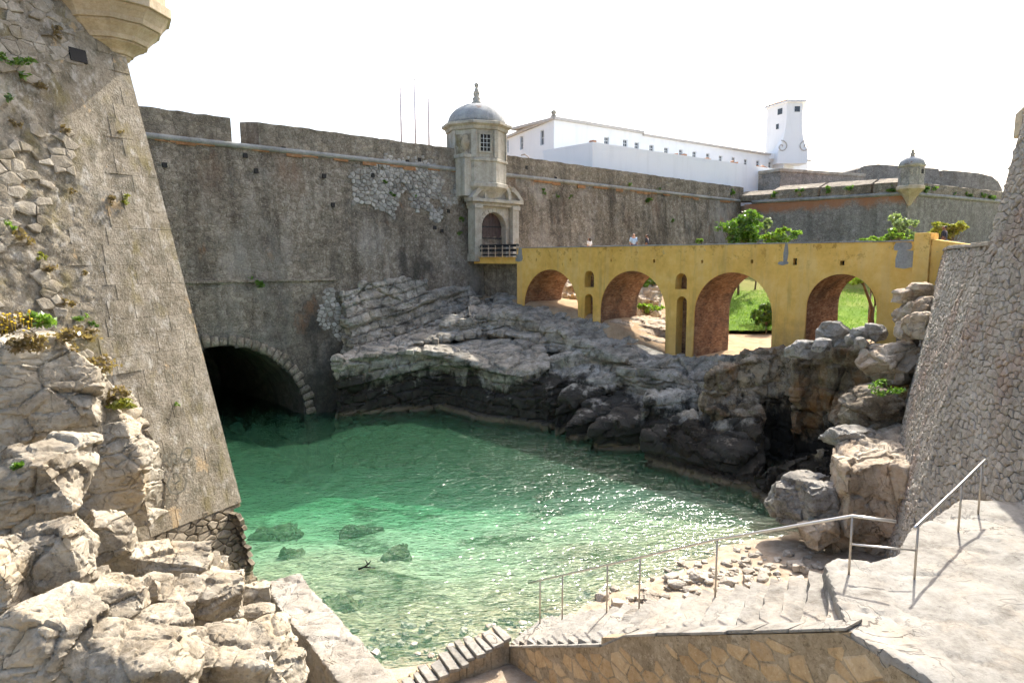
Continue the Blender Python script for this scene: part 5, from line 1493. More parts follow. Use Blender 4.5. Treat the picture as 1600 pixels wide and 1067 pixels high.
Em = MB()
prism(Em, [br(14.6, 6.7, 0.6), br(19.3, 5.3, 0.4), br(19.3, 5.6, 4.6), br(17, 6.5, 6.5), br(14.6, 7.0, 5)], 3)
prism(Em, [br(16.0, 6.6, 2.5), br(19.4, 6.1, 2.2), br(19.3, 6.3, 5.4), br(16, 7.0, 6.0)], 3)
tag(rock('rock_ledge', Em, M['rock_tan'], 0.12, seed=29, warp=0.2, warp_s=0.5, block=(1.6, 1.4, 0.9), dip=(-0.1, -0.1), step=0.12, groove=0.1, gw=0.05, fine=0.03, fine_s=4, beds=(0.45, 0.22)), kind='structure')
# loose boulders on the right
big = MB()
prism(big, T3((1292, 706, 3.75), (1303, 690, 3.95), (1330, 672, 4.1), (1385, 662, 4.2), (1443, 668, 4.2), (1446, 716, 3.9), (1418, 735, 3.8), (1370, 726, 3.75), (1332, 738, 3.6)), 1.2, -0.05)
prism(big, T3((1300, 800, 1.9), (1330, 780, 2.2), (1435, 780, 2.3), (1440, 830, 1.2), (1380, 846, 0.9), (1330, 842, 0.9)), 0.0, 0.0)
o = rock('boulder', big, M['rock_tan'], 0.07, seed=5, warp=0.22, warp_s=0.6, block=(1.5, 1.3, 1.6), step=0.14, groove=0.12, gw=0.05, fine=0.06, fine_s=2.2)
tag(o, 'big tan flat-topped boulder with dark cracks between beach and right wall', 'rock', 'boulders beside the right wall')
BL = [('boulder', 1400, 568, 29.6, (2.7, 2.2, 1.7), 'rock_tan', 7, 0.5, 'sloping pale slab boulder wedged high against the right wall'),
      ('boulder', 1362, 636, 28.2, (2.4, 1.8, 1.8), 'cliff_rust', 9, 0.2, 'dark rounded boulder below the sloping slab, in the shaded recess'),
      ('boulder', 1240, 772, 25.8, (2.4, 1.8, 1.6), 'grey_boulder', 12, 0.7, 'grey pointed boulder at the water edge left of the big flat-topped boulder'),
      ('boulder', 1285, 790, 24.6, (1.4, 1.4, 1.7), 'grey_boulder', 15, 0.1, 'smaller grey boulder leaning against the big flat-topped boulder'),
      ('boulder', 1282, 830, 23.6, (1.2, 1.0, 0.9), 'rock_tan', 17, 0.4, 'round tan boulder on the beach under the big flat-topped boulder'),
      ('boulder', 1306, 522, 32.6, (1.4, 1.2, 1.1), 'grey_boulder', 23, 0.1, 'grey squared boulder standing on the cliff before the fourth arch'),
      ('boulder', 1258, 546, 32.5, (1.5, 1.0, 0.8), 'grey_boulder', 25, 0.3, 'flat grey boulder at the cliff edge below the third pier'),
      ('boulder', 1400, 656, 28.4, (1.9, 1.1, 0.9), 'grey_boulder', 27, 0.1, 'low grey slab lying behind the big flat-topped boulder'),
      ('boulder', 1330, 682, 26.6, (2.0, 1.2, 0.8), 'grey_boulder', 29, 0.2, 'bluish grey slab in the shade left of the wall foot')]
for nm, px, py, Yv, sz, mt, sd, rz, lab in BL:
    boulder(nm, px, py, Yv, sz, M[mt], sd, rz, max(0.05, min(sz) * 0.035), lab, 'boulders beside the right wall')
rg = random.Random(77)
for k, (px, py, Yv, sz) in enumerate(((1420, 462, 30.5, 0.9), (1438, 452, 30.2, 0.8), (1430, 482, 29.6, 0.8), (1444, 476, 29.4, 0.8), (1412, 492, 30.3, 0.9), (1436, 508, 28.8, 1.2), (1416, 516, 29.5, 0.9), (1348, 520, 31.0, 0.7), (1330, 530, 31.2, 0.6), (1284, 540, 31.6, 0.7), (1346, 536, 30.4, 0.6), (1370, 520, 30.9, 0.8))):
    boulder('block', px, py, Yv, (sz * rg.uniform(0.9, 1.3), sz, sz * rg.uniform(0.7, 1.0)), M['rock_tan' if k < 7 else 'grey_boulder'], 100 + k, rg.uniform(0, 1), 0.06,
            (['upper left', 'topmost', 'middle', 'right-hand', 'lower left', 'biggest, lowest right', 'lowest left'][k] + ' squared stone in the heap between bridge end and right wall') if k < 7 else 'small stone on the cliff top by the fourth arch, ' + ['right of the squared boulder', 'below the squared boulder', 'beside the flat boulder', 'in front of the arch floor', 'under the vine tree'][k - 7], 'stones heaped at the bridge end' if k < 7 else 'stones on the cliff top')

# ------------------------------------------------------------------ foreground rocks, left
FG = [  # px, py, Y, size, seed, rotz, tilt, label
    (168, 722, 17.4, (2.3, 1.5, 3.3), 3, 0.10, (0, 0.0), 'smooth carved rock face with a dark slit, beside the bastion foot'),
    (66, 612, 16.6, (2.9, 1.8, 2.9), 5, 0.2, (0, 0), 'tall pale rock face with dry weeds on its top edge'),
    (52, 765, 13.2, (2.0, 1.6, 1.7), 8, 0.3, (0.1, 0.1), 'grey shelved boulder above the big rounded block'),
    (78, 868, 11.4, (1.35, 1.2, 1.2), 12, 0.15, (0.1, -0.1), 'big rounded tan block at the picture edge'),
    (2, 895, 10.6, (0.75, 1.0, 1.2), 14, 0.1, (0, 0), 'cut-off block at the left edge beside the big rounded block'),
    (168, 836, 14.4, (1.1, 1.0, 1.0), 17, 0.4, (0, 0.1), 'small pale boulder below the carved rock face'),
    (252, 876, 15.2, (2.1, 1.2, 0.85), 19, 0.2, (0.1, 0.1), 'low pale boulder in front of the dry-stone footing'),
    (296, 940, 13.6, (2.1, 1.4, 1.2), 24, 0.35, (0.2, 0.15), 'slanting cream boulder with orange tint near the quay'),
    (165, 945, 12.0, (1.5, 1.2, 0.9), 27, 0.2, (0.15, 0.0), 'pale cracked boulder in the middle of the near rocks'),
    (75, 1008, 9.8, (1.5, 1.3, 1.2), 31, 0.2, (0.1, 0.1), 'cream boulder low in the corner of the near rocks'),
    (225, 1035, 9.8, (1.7, 1.5, 0.9), 33, 0.3, (0.15, 0.1), 'flat sunlit slab along the bottom edge of the near rocks'),
    (355, 1030, 11.4, (1.8, 1.5, 1.0), 36, 0.15, (0.15, 0.15), 'fissured cream slab beside the quay wall'),
    (415, 1020, 12.4, (1.0, 1.2, 0.8), 38, 0.5, (0.1, 0.2), 'blunt cream boulder touching the quay wall'),
    (440, 1064, 11.2, (0.8, 0.9, 0.7), 40, 0.2, (0, 0), 'small boulder in the gap beside the lower quay wall'),
    (238, 985, 11.8, (1.2, 1.0, 0.7), 43, 0.6, (0.1, 0.0), 'wedge shaped pale rock between the cracked boulders'),
    (111, 936, 11.2, (0.24, 0.24, 0.26), 45, 0.0, (0, 0), 'small white rounded stone in the gap under the big rounded block')]
for px, py, Yv, sz, sd, rz, tl, lab in FG:
    boulder('boulder', px, py, Yv, sz, M['rock'], sd, rz, max(0.03, min(sz) * 0.024), lab, 'pale boulders below the bastion', tilt=tl)
# rubble slope they lie on
E = MB()
prism(E, [np.array(p) for p in ((-14, 18.5, 4.6), (-9.3, 20.8, 1.6), (-7.2, 18.2, 0.9), (-4.3, 13.0, 2.0), (-3.2, 9.5, 3.2), (-4, 6, 4.2), (-12, 6, 6.0), (-15, 12, 6.5))], -1)
tag(rock('rock_slope', E, M['rock'], 0.11, seed=51, warp=0.35, warp_s=0.6, block=(0.8, 0.8, 0.6), step=0.2, groove=0.22, gw=0.12, fine=0.08), kind='structure')

# ------------------------------------------------------------------ quay wall, lower left
qy = empty('quay_wall', (-5, 17, 0), 'low pale quay wall slanting from the dry-stone footing to the bottom edge', 'quay wall')
q0 = PZ(432, 903, 1.35); q1 = PZ(566, 1067, 1.35)
d = q1 - q0; L = np.linalg.norm(d); d /= L; w = np.array([-d[1], d[0], 0]); w = w if w[0] > 0 else -w
mb = MB(); mb.box(q0 - w * 0.45 - np.array([0, 0, 3]), d * (L + 4), w * 1.15, (0, 0, 3))
o = rock('quay_body', mb, M['quay'], 0.06, parent=qy, seed=61, warp=0.07, warp_s=0.8, block=(0.9, 0.7, 0.5), step=0.03, groove=0.035, gw=0.08, fine=0.03, fine_s=3)
# two blocks where it meets the footing
boulder('boulder', 398, 930, 18.6, (0.9, 0.7, 0.7), M['rock'], 71, 0.3, 0.04, 'squared block between dry-stone footing and quay wall, upper one', 'blocks at the quay')
boulder('boulder', 402, 955, 17.6, (0.9, 0.6, 0.4), M['rock'], 72, 0.3, 0.04, 'thin flat block under the squared one beside the quay wall', 'blocks at the quay')

# ------------------------------------------------------------------ landing and stairs
ZL = 5.7
stair = empty('stone_staircase', (4, 12, 1), 'worn white stone stairs with landing, leading down to the beach', 'staircase')
LP = [(4.84, 9.29), (5.3, 8.1), (5.6, 5.0), (5.8, 2.0), (11.5, 2.0), (11.8, 8), (12.0, 14.4), (10.0, 14.7), (9.0, 13.9), (7.9, 13.0), (7.0, 11.9), (6.4, 11.6), (5.9, 11.75), (5.55, 11.5)]
mb = MB(); mb.region(LP, [], lambda x, y, d: np.array([x, y, d]), 4.3, ZL)
rock('landing', mb, M['slab'], 0.07, parent=stair, seed=81, warp=0.06, warp_s=0.7, block=(1.6, 1.2, 0.6), step=0.022, groove=0.035, gw=0.025, fine=0.012, fine_s=3)
FA, FB, NA, NB_ = np.array([5.75, 11.1]), np.array([0.65, 18.5]), np.array([4.84, 9.29]), np.array([-0.15, 17.45])
NS = 22; RUN, RISE = 9.0 / NS, (ZL - 0.75) / NS
def stp(a, p, z):
    t = a / 9.0; k = p / 1.78
    q = (FA + (FB - FA) * t) * (1 - k) + (NA + (NB_ - NA) * t) * k
    return np.array([q[0], q[1], z])
rg = random.Random(91)
STEP_ME = {}
for k in range(NS):
    z1 = ZL - (k + 1) * RISE; a0 = k * RUN - 0.1
    nw = 9
    P = np.zeros((4, nw, 3))
    for i, aa in enumerate((a0, a0 + RUN * 0.5, a0 + RUN, a0 + RUN + 0.015)):
        for j in range(nw):
            p = -0.45 + 2.1 * j / (nw - 1)
            z = z1 + rg.uniform(-0.018, 0.018) - (0.4 if i == 3 else 0) - (0.03 if i == 2 else 0)
            P[i, j] = stp(aa + (rg.uniform(-0.04, 0.04) if i >= 2 else 0), p, z)
    mb = MB(); mb.grid(P)
    B = P.copy(); B[..., 2] = z1 - 0.42
    n0 = mb.n; mb.grid(B)
    for j in range(nw - 1): mb.f.append([j, j + 1, n0 + j + 1, n0 + j])
    for i in range(3):
        mb.f.append([i * nw, n0 + i * nw, n0 + (i + 1) * nw, (i + 1) * nw]); mb.f.append([i * nw + nw - 1, (i + 1) * nw + nw - 1, n0 + (i + 1) * nw + nw - 1, n0 + i * nw + nw - 1])
    mb.build('step', M['slab'], stair)
# the mass under the stairs
mb = MB()
prof = [(-0.3, -1.0), (-0.3, ZL - 0.35), (0.0, ZL - 0.38)] + [(k * RUN, ZL - k * RISE - 0.38) for k in range(1, NS + 1)] + [(NS * RUN, -1.0)]
mb.region(prof, [], lambda a, z, d: stp(a, d, z), -0.35, 1.4)
mb.build('stair_core', M['mortar'], stair)
# facing wall towards the viewer with its top edge stones
DN = (NB_ - NA) / np.linalg.norm(NB_ - NA); LN = float(np.linalg.norm(NB_ - NA))
SF = Plane(NA, DN, (-DN[1], DN[0]) if -DN[1] < 0 else (DN[1], -DN[0]), 0.0)
def stz(a): return ZL - np.clip(a / RUN, 0, NS) * RISE
s_drop = SF.hit(940, 992)[0]
def ntop(s): return ZL - np.clip(s / LN, 0, 1) * (ZL - 0.75) - (0.22 if s > s_drop else 0.0) - 0.02
fw = [(-0.05, -1.0), (LN, -1.0), (LN, ntop(LN)), (s_drop + 0.01, ntop(s_drop + 0.01)), (s_drop, ntop(s_drop)), (-0.05, ntop(0))]
MB().region(fw, [], lambda s, z, d: SF.pt(s, z, -d), 0.0, 0.3).build('facing_wall', M['mortar'], stair)
wall_of_stones(stair, SF, 0.0, LN, -0.5, ZL, 0.40, 0.27, 0.03, 0.018, M['stair_stone'], lambda s, z: z < ntop(s) - 0.24, 95, drop=0.2)
sc = 0.0; kk = 0
while sc < LN - 0.1:                       # rough flags along the top edge
    ln = min(rg.uniform(0.55, 1.0), LN - sc)
    if sc < s_drop < sc + ln: ln = max(0.12, s_drop - sc + 0.005)
    za, zb = ntop(sc + 0.004) + 0.005, ntop(min(sc + ln - 0.004, LN)) + 0.005
    ov = rg.uniform(0.01, 0.05)
    V = [SF.pt(sc + 0.004, za, ov), SF.pt(sc + ln - 0.004, zb, ov + rg.uniform(-0.02, 0.02)), SF.pt(sc + ln - 0.004, zb, -0.38), SF.pt(sc + 0.004, za, -0.38)]
    V2 = [v + np.array([0, 0, rg.uniform(0.05, 0.075)]) for v in V]
    MB().add(V + V2, [[3, 2, 1, 0], [4, 5, 6, 7], [0, 1, 5, 4], [1, 2, 6, 5], [2, 3, 7, 6], [3, 0, 4, 7]]).build('edge_flag', M['slab'], stair, bevel=0.015)
    sc += ln
LS = Plane((4.84, 9.29), (0.36, -0.93), (-0.93, -0.36), 0.0)
MB().region([(-0.2, -1), (4.5, -1), (4.5, ZL - 0.1), (-0.2, ZL - 0.1)], [], lambda s, z, d: LS.pt(s, z, -d), -0.02, 0.6).build('facing_wall', M['mortar'], stair)
wall_of_stones(stair, LS, -0.2, 4.0, 2.0, ZL - 0.22, 0.5, 0.34, 0.03, 0.04, M['stair_stone'], None, 97)
# lower flight turning left along the beach
lo = empty('lower_steps', (-1.5, 16.8, 0), 'row of low broken steps with jagged shaded edge at the foot of the stairs', 'steps')
e0 = np.array([-0.05, 17.2]); ed = np.array([-0.87, -0.49]); ep = np.array([-0.49, 0.87])
pos_ = 0.0
for k in range(12):
    z1 = 1.0 - k * 0.065; wd_ = rg.uniform(0.19, 0.36)
    o3 = np.array([*(e0 + ed * pos_), z1 - 0.8]); pos_ += wd_ + 0.012
    a_ = rg.uniform(-0.12, 0.12); e_ = np.array([ed[0] * math.cos(a_) - ed[1] * math.sin(a_), ed[0] * math.sin(a_) + ed[1] * math.cos(a_), 0])
    w_ = rg.uniform(0.6, 1.15); of = rg.uniform(0.0, 0.16); p3 = np.array([*ep, 0])
    c_ = o3 - p3 * of + np.array([0, 0, 0.70])
    V = [c_, c_ + e_ * wd_, c_ + e_ * wd_ * rg.uniform(0.85, 1.0) + p3 * w_ * rg.uniform(0.85, 1.1), c_ + p3 * w_ + e_ * rg.uniform(0, 0.04)]
    V2 = [v + np.array([0, 0, rg.uniform(0.07, 0.13)]) for v in V]
    MB().add(V + V2, [[3, 2, 1, 0], [4, 5, 6, 7], [0, 1, 5, 4], [1, 2, 6, 5], [2, 3, 7, 6], [3, 0, 4, 7]]).build('step', M['slab'], lo, bevel=0.02)
    MB().box(o3 + p3 * rg.uniform(0.0, 0.06), np.array([*ed, 0]) * wd_, p3 * 0.8, (0, 0, 0.69 + rg.uniform(-0.05, 0.0))).build('riser_block', M['mortar'], lo)

# ------------------------------------------------------------------ handrails
def handrail(name, label, feet, tops, ext0, ext1, extra=None):
    h = empty(name, feet[0], label, 'handrail', 'steel handrails')
    for f, t in zip(feet, tops): MB().tube([f - np.array([0, 0, 0.15]), t], 0.02, 8).build('post', M['post'], h, True)
    pts = [ext0] + list(tops) + [ext1]
    MB().tube(pts, 0.026, 10).build('rail', M['steel'], h, True)
    if extra is not None: MB().tube(extra, 0.018, 8).build('lower_rail', M['steel'], h, True)
    return h
pf = [(1326, 903), (1173, 909), (1049, 932), (990, 946), (901, 971), (843, 963)]
al = [0.0, 2.75, 4.9, 6.0, 7.75, 8.75]
feet = [stp(a, 0.0, stz(a)) for a in al]
def railz(a): return ZL + 1.0 - np.maximum(a - 0.25, 0) / RUN * RISE * 1.0
tops = [stp(a, 0.0, float(railz(a))) for a in al]
r_end = stp(9.3, 0.0, float(railz(9.3)))
up_end = np.array([6.35, 10.85, ZL + 1.0])
post2 = np.array([6.72, 10.85, ZL])
h1 = handrail('handrail', 'steel handrail running down beside the stairs to the beach', feet, tops, up_end, r_end, [feet[0] + np.array([0, 0, 0.5]), post2 + np.array([0, 0, 0.5])])
f2 = [post2, np.array([8.75, 12.85, ZL + 0.02]), np.array([9.75, 13.75, ZL + 0.12])]
t2 = [f2[0] + np.array([0, 0, 0.95]), f2[1] + np.array([0, 0, 0.97]), f2[2] + np.array([0, 0, 1.0])]
dv = t2[1] - t2[0]; dv /= np.linalg.norm(dv)
h2 = handrail('handrail', 'short steel handrail along the landing towards the right wall', f2, t2, t2[0] - dv * 0.2, t2[2] + dv * 0.25)

# ------------------------------------------------------------------ stones on the beach
rg = random.Random(123)
PB = [rock_me for rock_me in ()]
for k in range(6):
    me = weather(remesh(boulder_mb((0, 0, 0), (1, 1, 0.75), 200 + k, cuts=8), 0.07), seed=200 + k, warp=0.08, warp_s=1.5, block=(0.7, 0.7, 0.5), step=0.03, groove=0.03, fine=0.04, fine_s=3)
    me.materials.clear(); me.materials.append(M['pebble']); me.polygons.foreach_set('use_smooth', [True] * len(me.polygons))
    PB.append(me)
def bstone(x, y, s, lab, grp):
    z = float(seabed_z(np.array([[x]]), np.array([[y]]))[0, 0])
    o = bpy.data.objects.new('beach_stone', PB[rg.randrange(6)])
    o.location = (x, y, z + s * 0.2); o.scale = (s * rg.uniform(0.8, 1.4), s, s * rg.uniform(0.6, 1.0)); o.rotation_euler = (rg.uniform(-0.2, 0.2), rg.uniform(-0.2, 0.2), rg.uniform(0, 6.28))
    COL.objects.link(o); tag(o, lab, 'stone', grp)
for k in range(70):
    p = PZ(rg.uniform(1060, 1300), rg.uniform(846, 900), 0.3)
    bstone(p[0], p[1], rg.choice([0.1, 0.14, 0.2, 0.26]) * rg.uniform(0.8, 1.2), 'small brown stone on the wet sand below the big flat-topped boulder', 'small stones on the wet sand')
for k in range(120):
    t = rg.random(); px = rg.gauss(910 + 330 * t, 22); py = rg.gauss(940 - 62 * t + (18 if rg.random() < 0.5 else 0), 16)
    p = PZ(px, py, 0.25)
    bstone(p[0], p[1], rg.choice([0.14, 0.18, 0.22, 0.28, 0.34, 0.42]) * rg.uniform(0.8, 1.2), 'loose tan stone in the scatter on the beach behind the stair handrail', 'loose stones on the beach')
for k in range(70):
    px, py = rg.uniform(540, 820), rg.uniform(955, 1020)
    p = PZ(px, py, 0.1)
    bstone(p[0], p[1], rg.uniform(0.07, 0.26), 'pale wet stone in the shallows between quay wall and lower steps', 'wet stones in the shallows')
M['weedy'] = rock_mat('weedy_rock', (0.05, 0.05, 0.025), (0.13, 0.125, 0.07), (0.24, 0.22, 0.14), wet=False, warm_amt=0.2)
# submerged and half-submerged rocks
SUNK = ((572, 797, 1.5, -0.9, 'long dark rock under mid water, level with the graffiti'), (430, 800, 1.8, -0.9, 'broad dark rock under water just off the bastion foot'), (455, 850, 1.0, -0.6, 'small dark rock under water near the dry-stone footing'), (530, 932, 1.1, -0.1, 'flat rock breaking the shallows beside the quay wall'), (860, 722, 1.2, -0.35, 'pale rock just under the surface below the rock ledge'), (610, 860, 1.2, -0.7, 'dim rock under water beyond the driftwood'))
for k, (px, py, s, zt, slab_) in enumerate(SUNK):
    p = PZ(px, py, zt)
    s *= 0.8; zt = float(seabed_z(np.array([[p[0]]]), np.array([[p[1]]]))[0, 0]) + s * 0.25
    o = rock('sunken_rock', boulder_mb((p[0], p[1], zt - s * 0.3), (s * 1.7, s * 1.2, s * 0.6), 300 + k, rg.uniform(0, 3), cuts=16), M['weedy'], 0.08, seed=300 + k, warp=0.35, warp_s=1.1, block=(0.6, 0.6, 0.4), step=0.09, groove=0.04, fine=0.1)
    tag(o, slab_, 'rock', 'rocks under the water')
# floating driftwood
p = PZ(571, 888, 0.03)
mb = MB(); mb.tube([p + np.array([-0.25, 0, -0.02]), p + np.array([-0.05, 0.02, 0.05]), p + np.array([0.1, 0.0, 0.16]), p + np.array([0.2, 0, 0.3])], 0.04, 7, 0.015); mb.tube([p + np.array([-0.05, 0.02, 0.05]), p + np.array([0.35, 0.05, 0.0])], 0.035, 7, 0.015); mb.tube([p + np.array([0.1, 0, 0.16]), p + np.array([0.0, 0, 0.34])], 0.025, 6, 0.01)
tag(mb.build('driftwood', M['void'], None, True), 'dark forked piece of driftwood afloat in the green cove', 'driftwood')

# ------------------------------------------------------------------ trees and shrubs
def leaves(name, blobs, n, size, mat, parent, seed=0):
    rng = np.random.RandomState(seed); Vs = []
    tot = sum(b[1][0] * b[1][1] * b[1][2] for b in blobs) ** 1.0
    for c, r in blobs:
        m = max(20, int(n * (r[0] * r[1] * r[2]) / tot))
        # clumps on and within the blob
        nc = max(4, m // 34)
        d = rng.normal(size=(nc, 3)); d /= np.linalg.norm(d, axis=1)[:, None]
        cc = d * (rng.uniform(0.35, 1.0, nc) ** 0.6)[:, None]
        idx = rng.randint(0, nc, m)
        pos = (cc[idx] + rng.normal(0, 0.2, (m, 3))) * np.array(r) + np.array(c)
        a = rng.normal(size=(m, 3)); a /= np.linalg.norm(a, axis=1)[:, None]
        b = np.cross(a, rng.normal(size=(m, 3))); b /= np.linalg.norm(b, axis=1)[:, None]
        s = size * rng.uniform(0.6, 1.4, m)[:, None]
        Vs.append(np.stack([pos - a * s, pos + b * s * 0.45, pos + a * s, pos - b * s * 0.45], 1).reshape(-1, 3))
    V = np.concatenate(Vs)
    return mesh_obj(name, quads_mesh(name, V, np.arange(len(V)).reshape(-1, 4)), mat, parent)
def tree(name, base, top, blobs, n, size, mat, label, cat='tree', group=None, seed=0, r=0.12):
    t = empty(name, base, label, cat, group)
    rg = random.Random(seed); mb = MB(); base = np.array(base, float)
    fork = base + (np.array(top) - base) * 0.4
    mb.tube([base - np.array([0, 0, 0.3]), base + (fork - base) * 0.5 + np.array([rg.uniform(-.1, .1), 0, 0]), fork], r, 7, r * 0.75)
    for c, rr in blobs:
        mid = fork + (np.array(c) - fork) * 0.5 + np.array([rg.uniform(-.2, .2), rg.uniform(-.2, .2), 0.1])
        mb.tube([fork, mid, np.array(c)], r * 0.6, 6, r * 0.15)
        for _ in range(4):
            e = np.array(c) + np.array([rg.uniform(-1, 1) * rr[0], rg.uniform(-1, 1) * rr[1], rg.uniform(-0.5, 1) * rr[2]]) * 0.8
            mb.tube([mid, e], r * 0.22, 5, r * 0.06)
    mb.build('trunk', M['bark'], t, True)
    leaves('crown', blobs, n, size, mat, t, seed)
    return t
def canopy(px, py, Yv, prx, pry, k=5, seed=0):
    """blobs filling an ellipse seen at px,py with pixel radii"""
    rg = random.Random(seed); m = Yv / F_PX; c = PY(px, py, Yv); out = []
    for i in range(k):
        a = rg.uniform(0, 6.28); q = rg.uniform(0.25, 0.85)
        out.append((c + np.array([math.cos(a) * q * prx * m, rg.uniform(-0.5, 0.5) * prx * m, math.sin(a) * q * pry * m]), (prx * m * rg.uniform(0.25, 0.5), prx * m * rg.uniform(0.3, 0.5), pry * m * rg.uniform(0.25, 0.5))))
    return out
def shrub(name, px, py, Yv, prx, pry, zb, n, size, mat, label, cat, seed, k=6, r=0.08):
    prx, pry, n, k = prx * 1.2, pry * 1.2, int(n * 1.4), k + 4
    bl = canopy(px, py, Yv, prx, pry, k, seed); c = PY(px, py, Yv)
    return tree(name, (c[0], c[1], zb), c, bl, n, size, M[mat], label, cat, None, seed, r)
shrub('fig_tree', 1158, 356, 70, 30, 26, 7.2, 5200, 0.16, 'leaf', 'largest round green tree behind the yellow parapet', 'tree', 1, 9, 0.14)
shrub('fig_tree', 1184, 344, 73, 14, 14, 7.4, 1300, 0.15, 'leaf_grey', 'smaller grey-green tree leaning out behind the largest round tree', 'tree', 2, 5, 0.1)
shrub('shrub', 1222, 368, 62, 20, 12, 6.4, 1400, 0.17, 'leaf_light', 'bushy light green shrub above the parapet, between third and fourth arch', 'shrub', 3, 6)
shrub('shrub', 1366, 375, 52, 18, 6, 5.8, 700, 0.14, 'leaf_light', 'low spreading bright shrub on the parapet left of the concrete patch', 'shrub', 4, 5)
shrub('shrub', 1395, 369, 52, 12, 8, 5.8, 700, 0.13, 'leaf_light', 'rounded bright green shrub just behind the concrete patch', 'shrub', 5, 4)
shrub('olive_tree', 1416, 356, 55, 19, 17, 5.9, 1500, 0.13, 'leaf_grey', 'pale grey-green olive tree under the sentry box', 'tree', 6, 6, 0.09)
shrub('mop_tree', 1477, 359, 50, 24, 11, 5.8, 2200, 0.13, 'leaf_yellow', 'flat-topped yellow-green tree near the right wall', 'tree', 7, 7, 0.09)
shrub('shrub', 1430, 373, 51, 12, 5, 5.8, 400, 0.12, 'leaf_light', 'tiny bright shrub between olive tree and end pier', 'shrub', 8, 3)
shrub('shrub', 1198, 492, 55, 15, 26, 5.0, 1500, 0.15, 'leaf', 'leafy dark green bush on the lawn seen through the third arch', 'shrub', 9, 6)
shrub('shrub', 1012, 480, 56, 20, 8, 6.0, 700, 0.15, 'leaf_light', 'low green shrub on the rocks seen through the second arch', 'shrub', 10, 4)
shrub('shrub', 1016, 442, 62, 16, 9, 7.0, 800, 0.16, 'leaf', 'green shrub high in the second arch opening', 'shrub', 11, 4)
shrub('shrub', 1092, 378, 66, 5, 4, 7.5, 120, 0.12, 'leaf_light', 'tiny green sprig above the parapet over the third arch', 'shrub', 12, 3)
# thin twisted vine tree in the fourth arch
vb = PY(1360, 516, 40)
vt = empty('vine_tree', vb, 'thin twisted vine tree with few leaves inside the fourth arch', 'tree')
mb = MB()
mb.tube([PY(1360, 520, 40), PY(1360, 500, 40), PY(1363, 484, 40), PY(1358, 468, 40), PY(1352, 452, 40), PY(1347, 438, 40), PY(1349, 433, 40)], 0.13, 7, 0.05)
mb.tube([PY(1362, 486, 40), PY(1368, 476, 40), PY(1367, 465, 40), PY(1363, 455, 40)], 0.09, 7, 0.04)
mb.tube([PY(1366, 515, 40), PY(1364, 498, 40), PY(1366, 480, 40)], 0.06, 7, 0.04)
mb.tube([PY(1357, 466, 40), PY(1350, 448, 40), PY(1341, 436, 40)], 0.05, 6, 0.02)
mb.build('trunk', M['bark'], vt, True)
leaves('crown', [(PY(1345, 437, 40), (0.6, 0.5, 0.25)), (PY(1335, 441, 40), (0.35, 0.3, 0.15)), (PY(1360, 514, 39.8), (0.35, 0.3, 0.15))], 320, 0.1, M['leaf_light'], vt, 5)
# tufts rooted in the masonry
def tuft(px, py, pl, r, mat, lab, grp, seed, n=90):
    c = pl.pt(*pl.hit(px, py), 0.06)
    o = leaves('wall_plant', [(c, (r, r * 0.6, r * 0.7))], n, r * 0.28, M[mat], None, seed)
    return tag(o, lab, 'plant', grp)
TF = ((8, 98, 0.28, 'leaf'), (35, 108, 0.32, 'leaf'), (4, 152, 0.2, 'leaf'), (188, 207, 0.14, 'leaf_dry'), (110, 300, 0.14, 'leaf_dry'), (193, 313, 0.22, 'leaf_yellow'), (172, 314, 0.22, 'leaf_dry'), (12, 352, 0.2, 'leaf_light'), (35, 370, 0.35, 'leaf_dry'), (62, 398, 0.18, 'leaf_yellow'), (75, 425, 0.25, 'leaf_dry'), (95, 205, 0.2, 'leaf_dry'), (24, 194, 0.16, 'leaf_dry'), (105, 470, 0.25, 'leaf_dry'), (126, 496, 0.2, 'leaf_light'), (140, 520, 0.3, 'leaf_dry'), (145, 505, 0.16, 'leaf'), (85, 50, 0.25, 'leaf_dry'), (60, 130, 0.22, 'leaf_dry'), (132, 428, 0.12, 'leaf_dry'), (275, 632, 0.1, 'leaf_light'))
seen = {}
for k, (px, py, r, mt) in enumerate(sorted(TF, key=lambda q: q[1])):
    i_ = seen[mt] = seen.get(mt, -1) + 1
    what = {'leaf': 'dark green', 'leaf_dry': 'dry brown', 'leaf_light': 'fresh green', 'leaf_yellow': 'yellowish'}[mt]
    tuft(px, py, BAS, r, mt, '%s tuft on the left bastion, %s of its colour from the top' % (what, ORD[i_]), 'plants in the left bastion', 400 + k)
WT = ((982, 290, 0.45), (1027, 296, 0.35), (1012, 315, 0.5), (850, 300, 0.4), (405, 446, 0.4), (395, 438, 0.35), (870, 305, 0.3), (1050, 345, 0.35), (890, 308, 0.3), (722, 345, 0.4), (718, 364, 0.3), (610, 304, 0.3), (647, 306, 0.25), (600, 285, 0.25), (1172, 305, 0.4), (1142, 300, 0.45))
for k, (px, py, r) in enumerate(sorted(WT)):
    tuft(px, py, WALL, r, 'leaf', 'dark bushy weed in the long grey wall, %s weed from the bastion side' % ORD[k], 'weeds in the long wall', 500 + k, 130)
for k, (px, py) in enumerate(((1212, 305), (1251, 300), (1292, 297), (1330, 296), (1392, 295), (1441, 296), (1460, 296), (1492, 301), (1512, 303), (1536, 306), (1546, 308))):
    tuft(px, py, FL if px < 1415 else FR, 0.6, 'leaf', 'dark weed clump along the far bastion cordon, %s from the long wall' % ORD[k], 'weeds on the far bastion', 540 + k, 110)
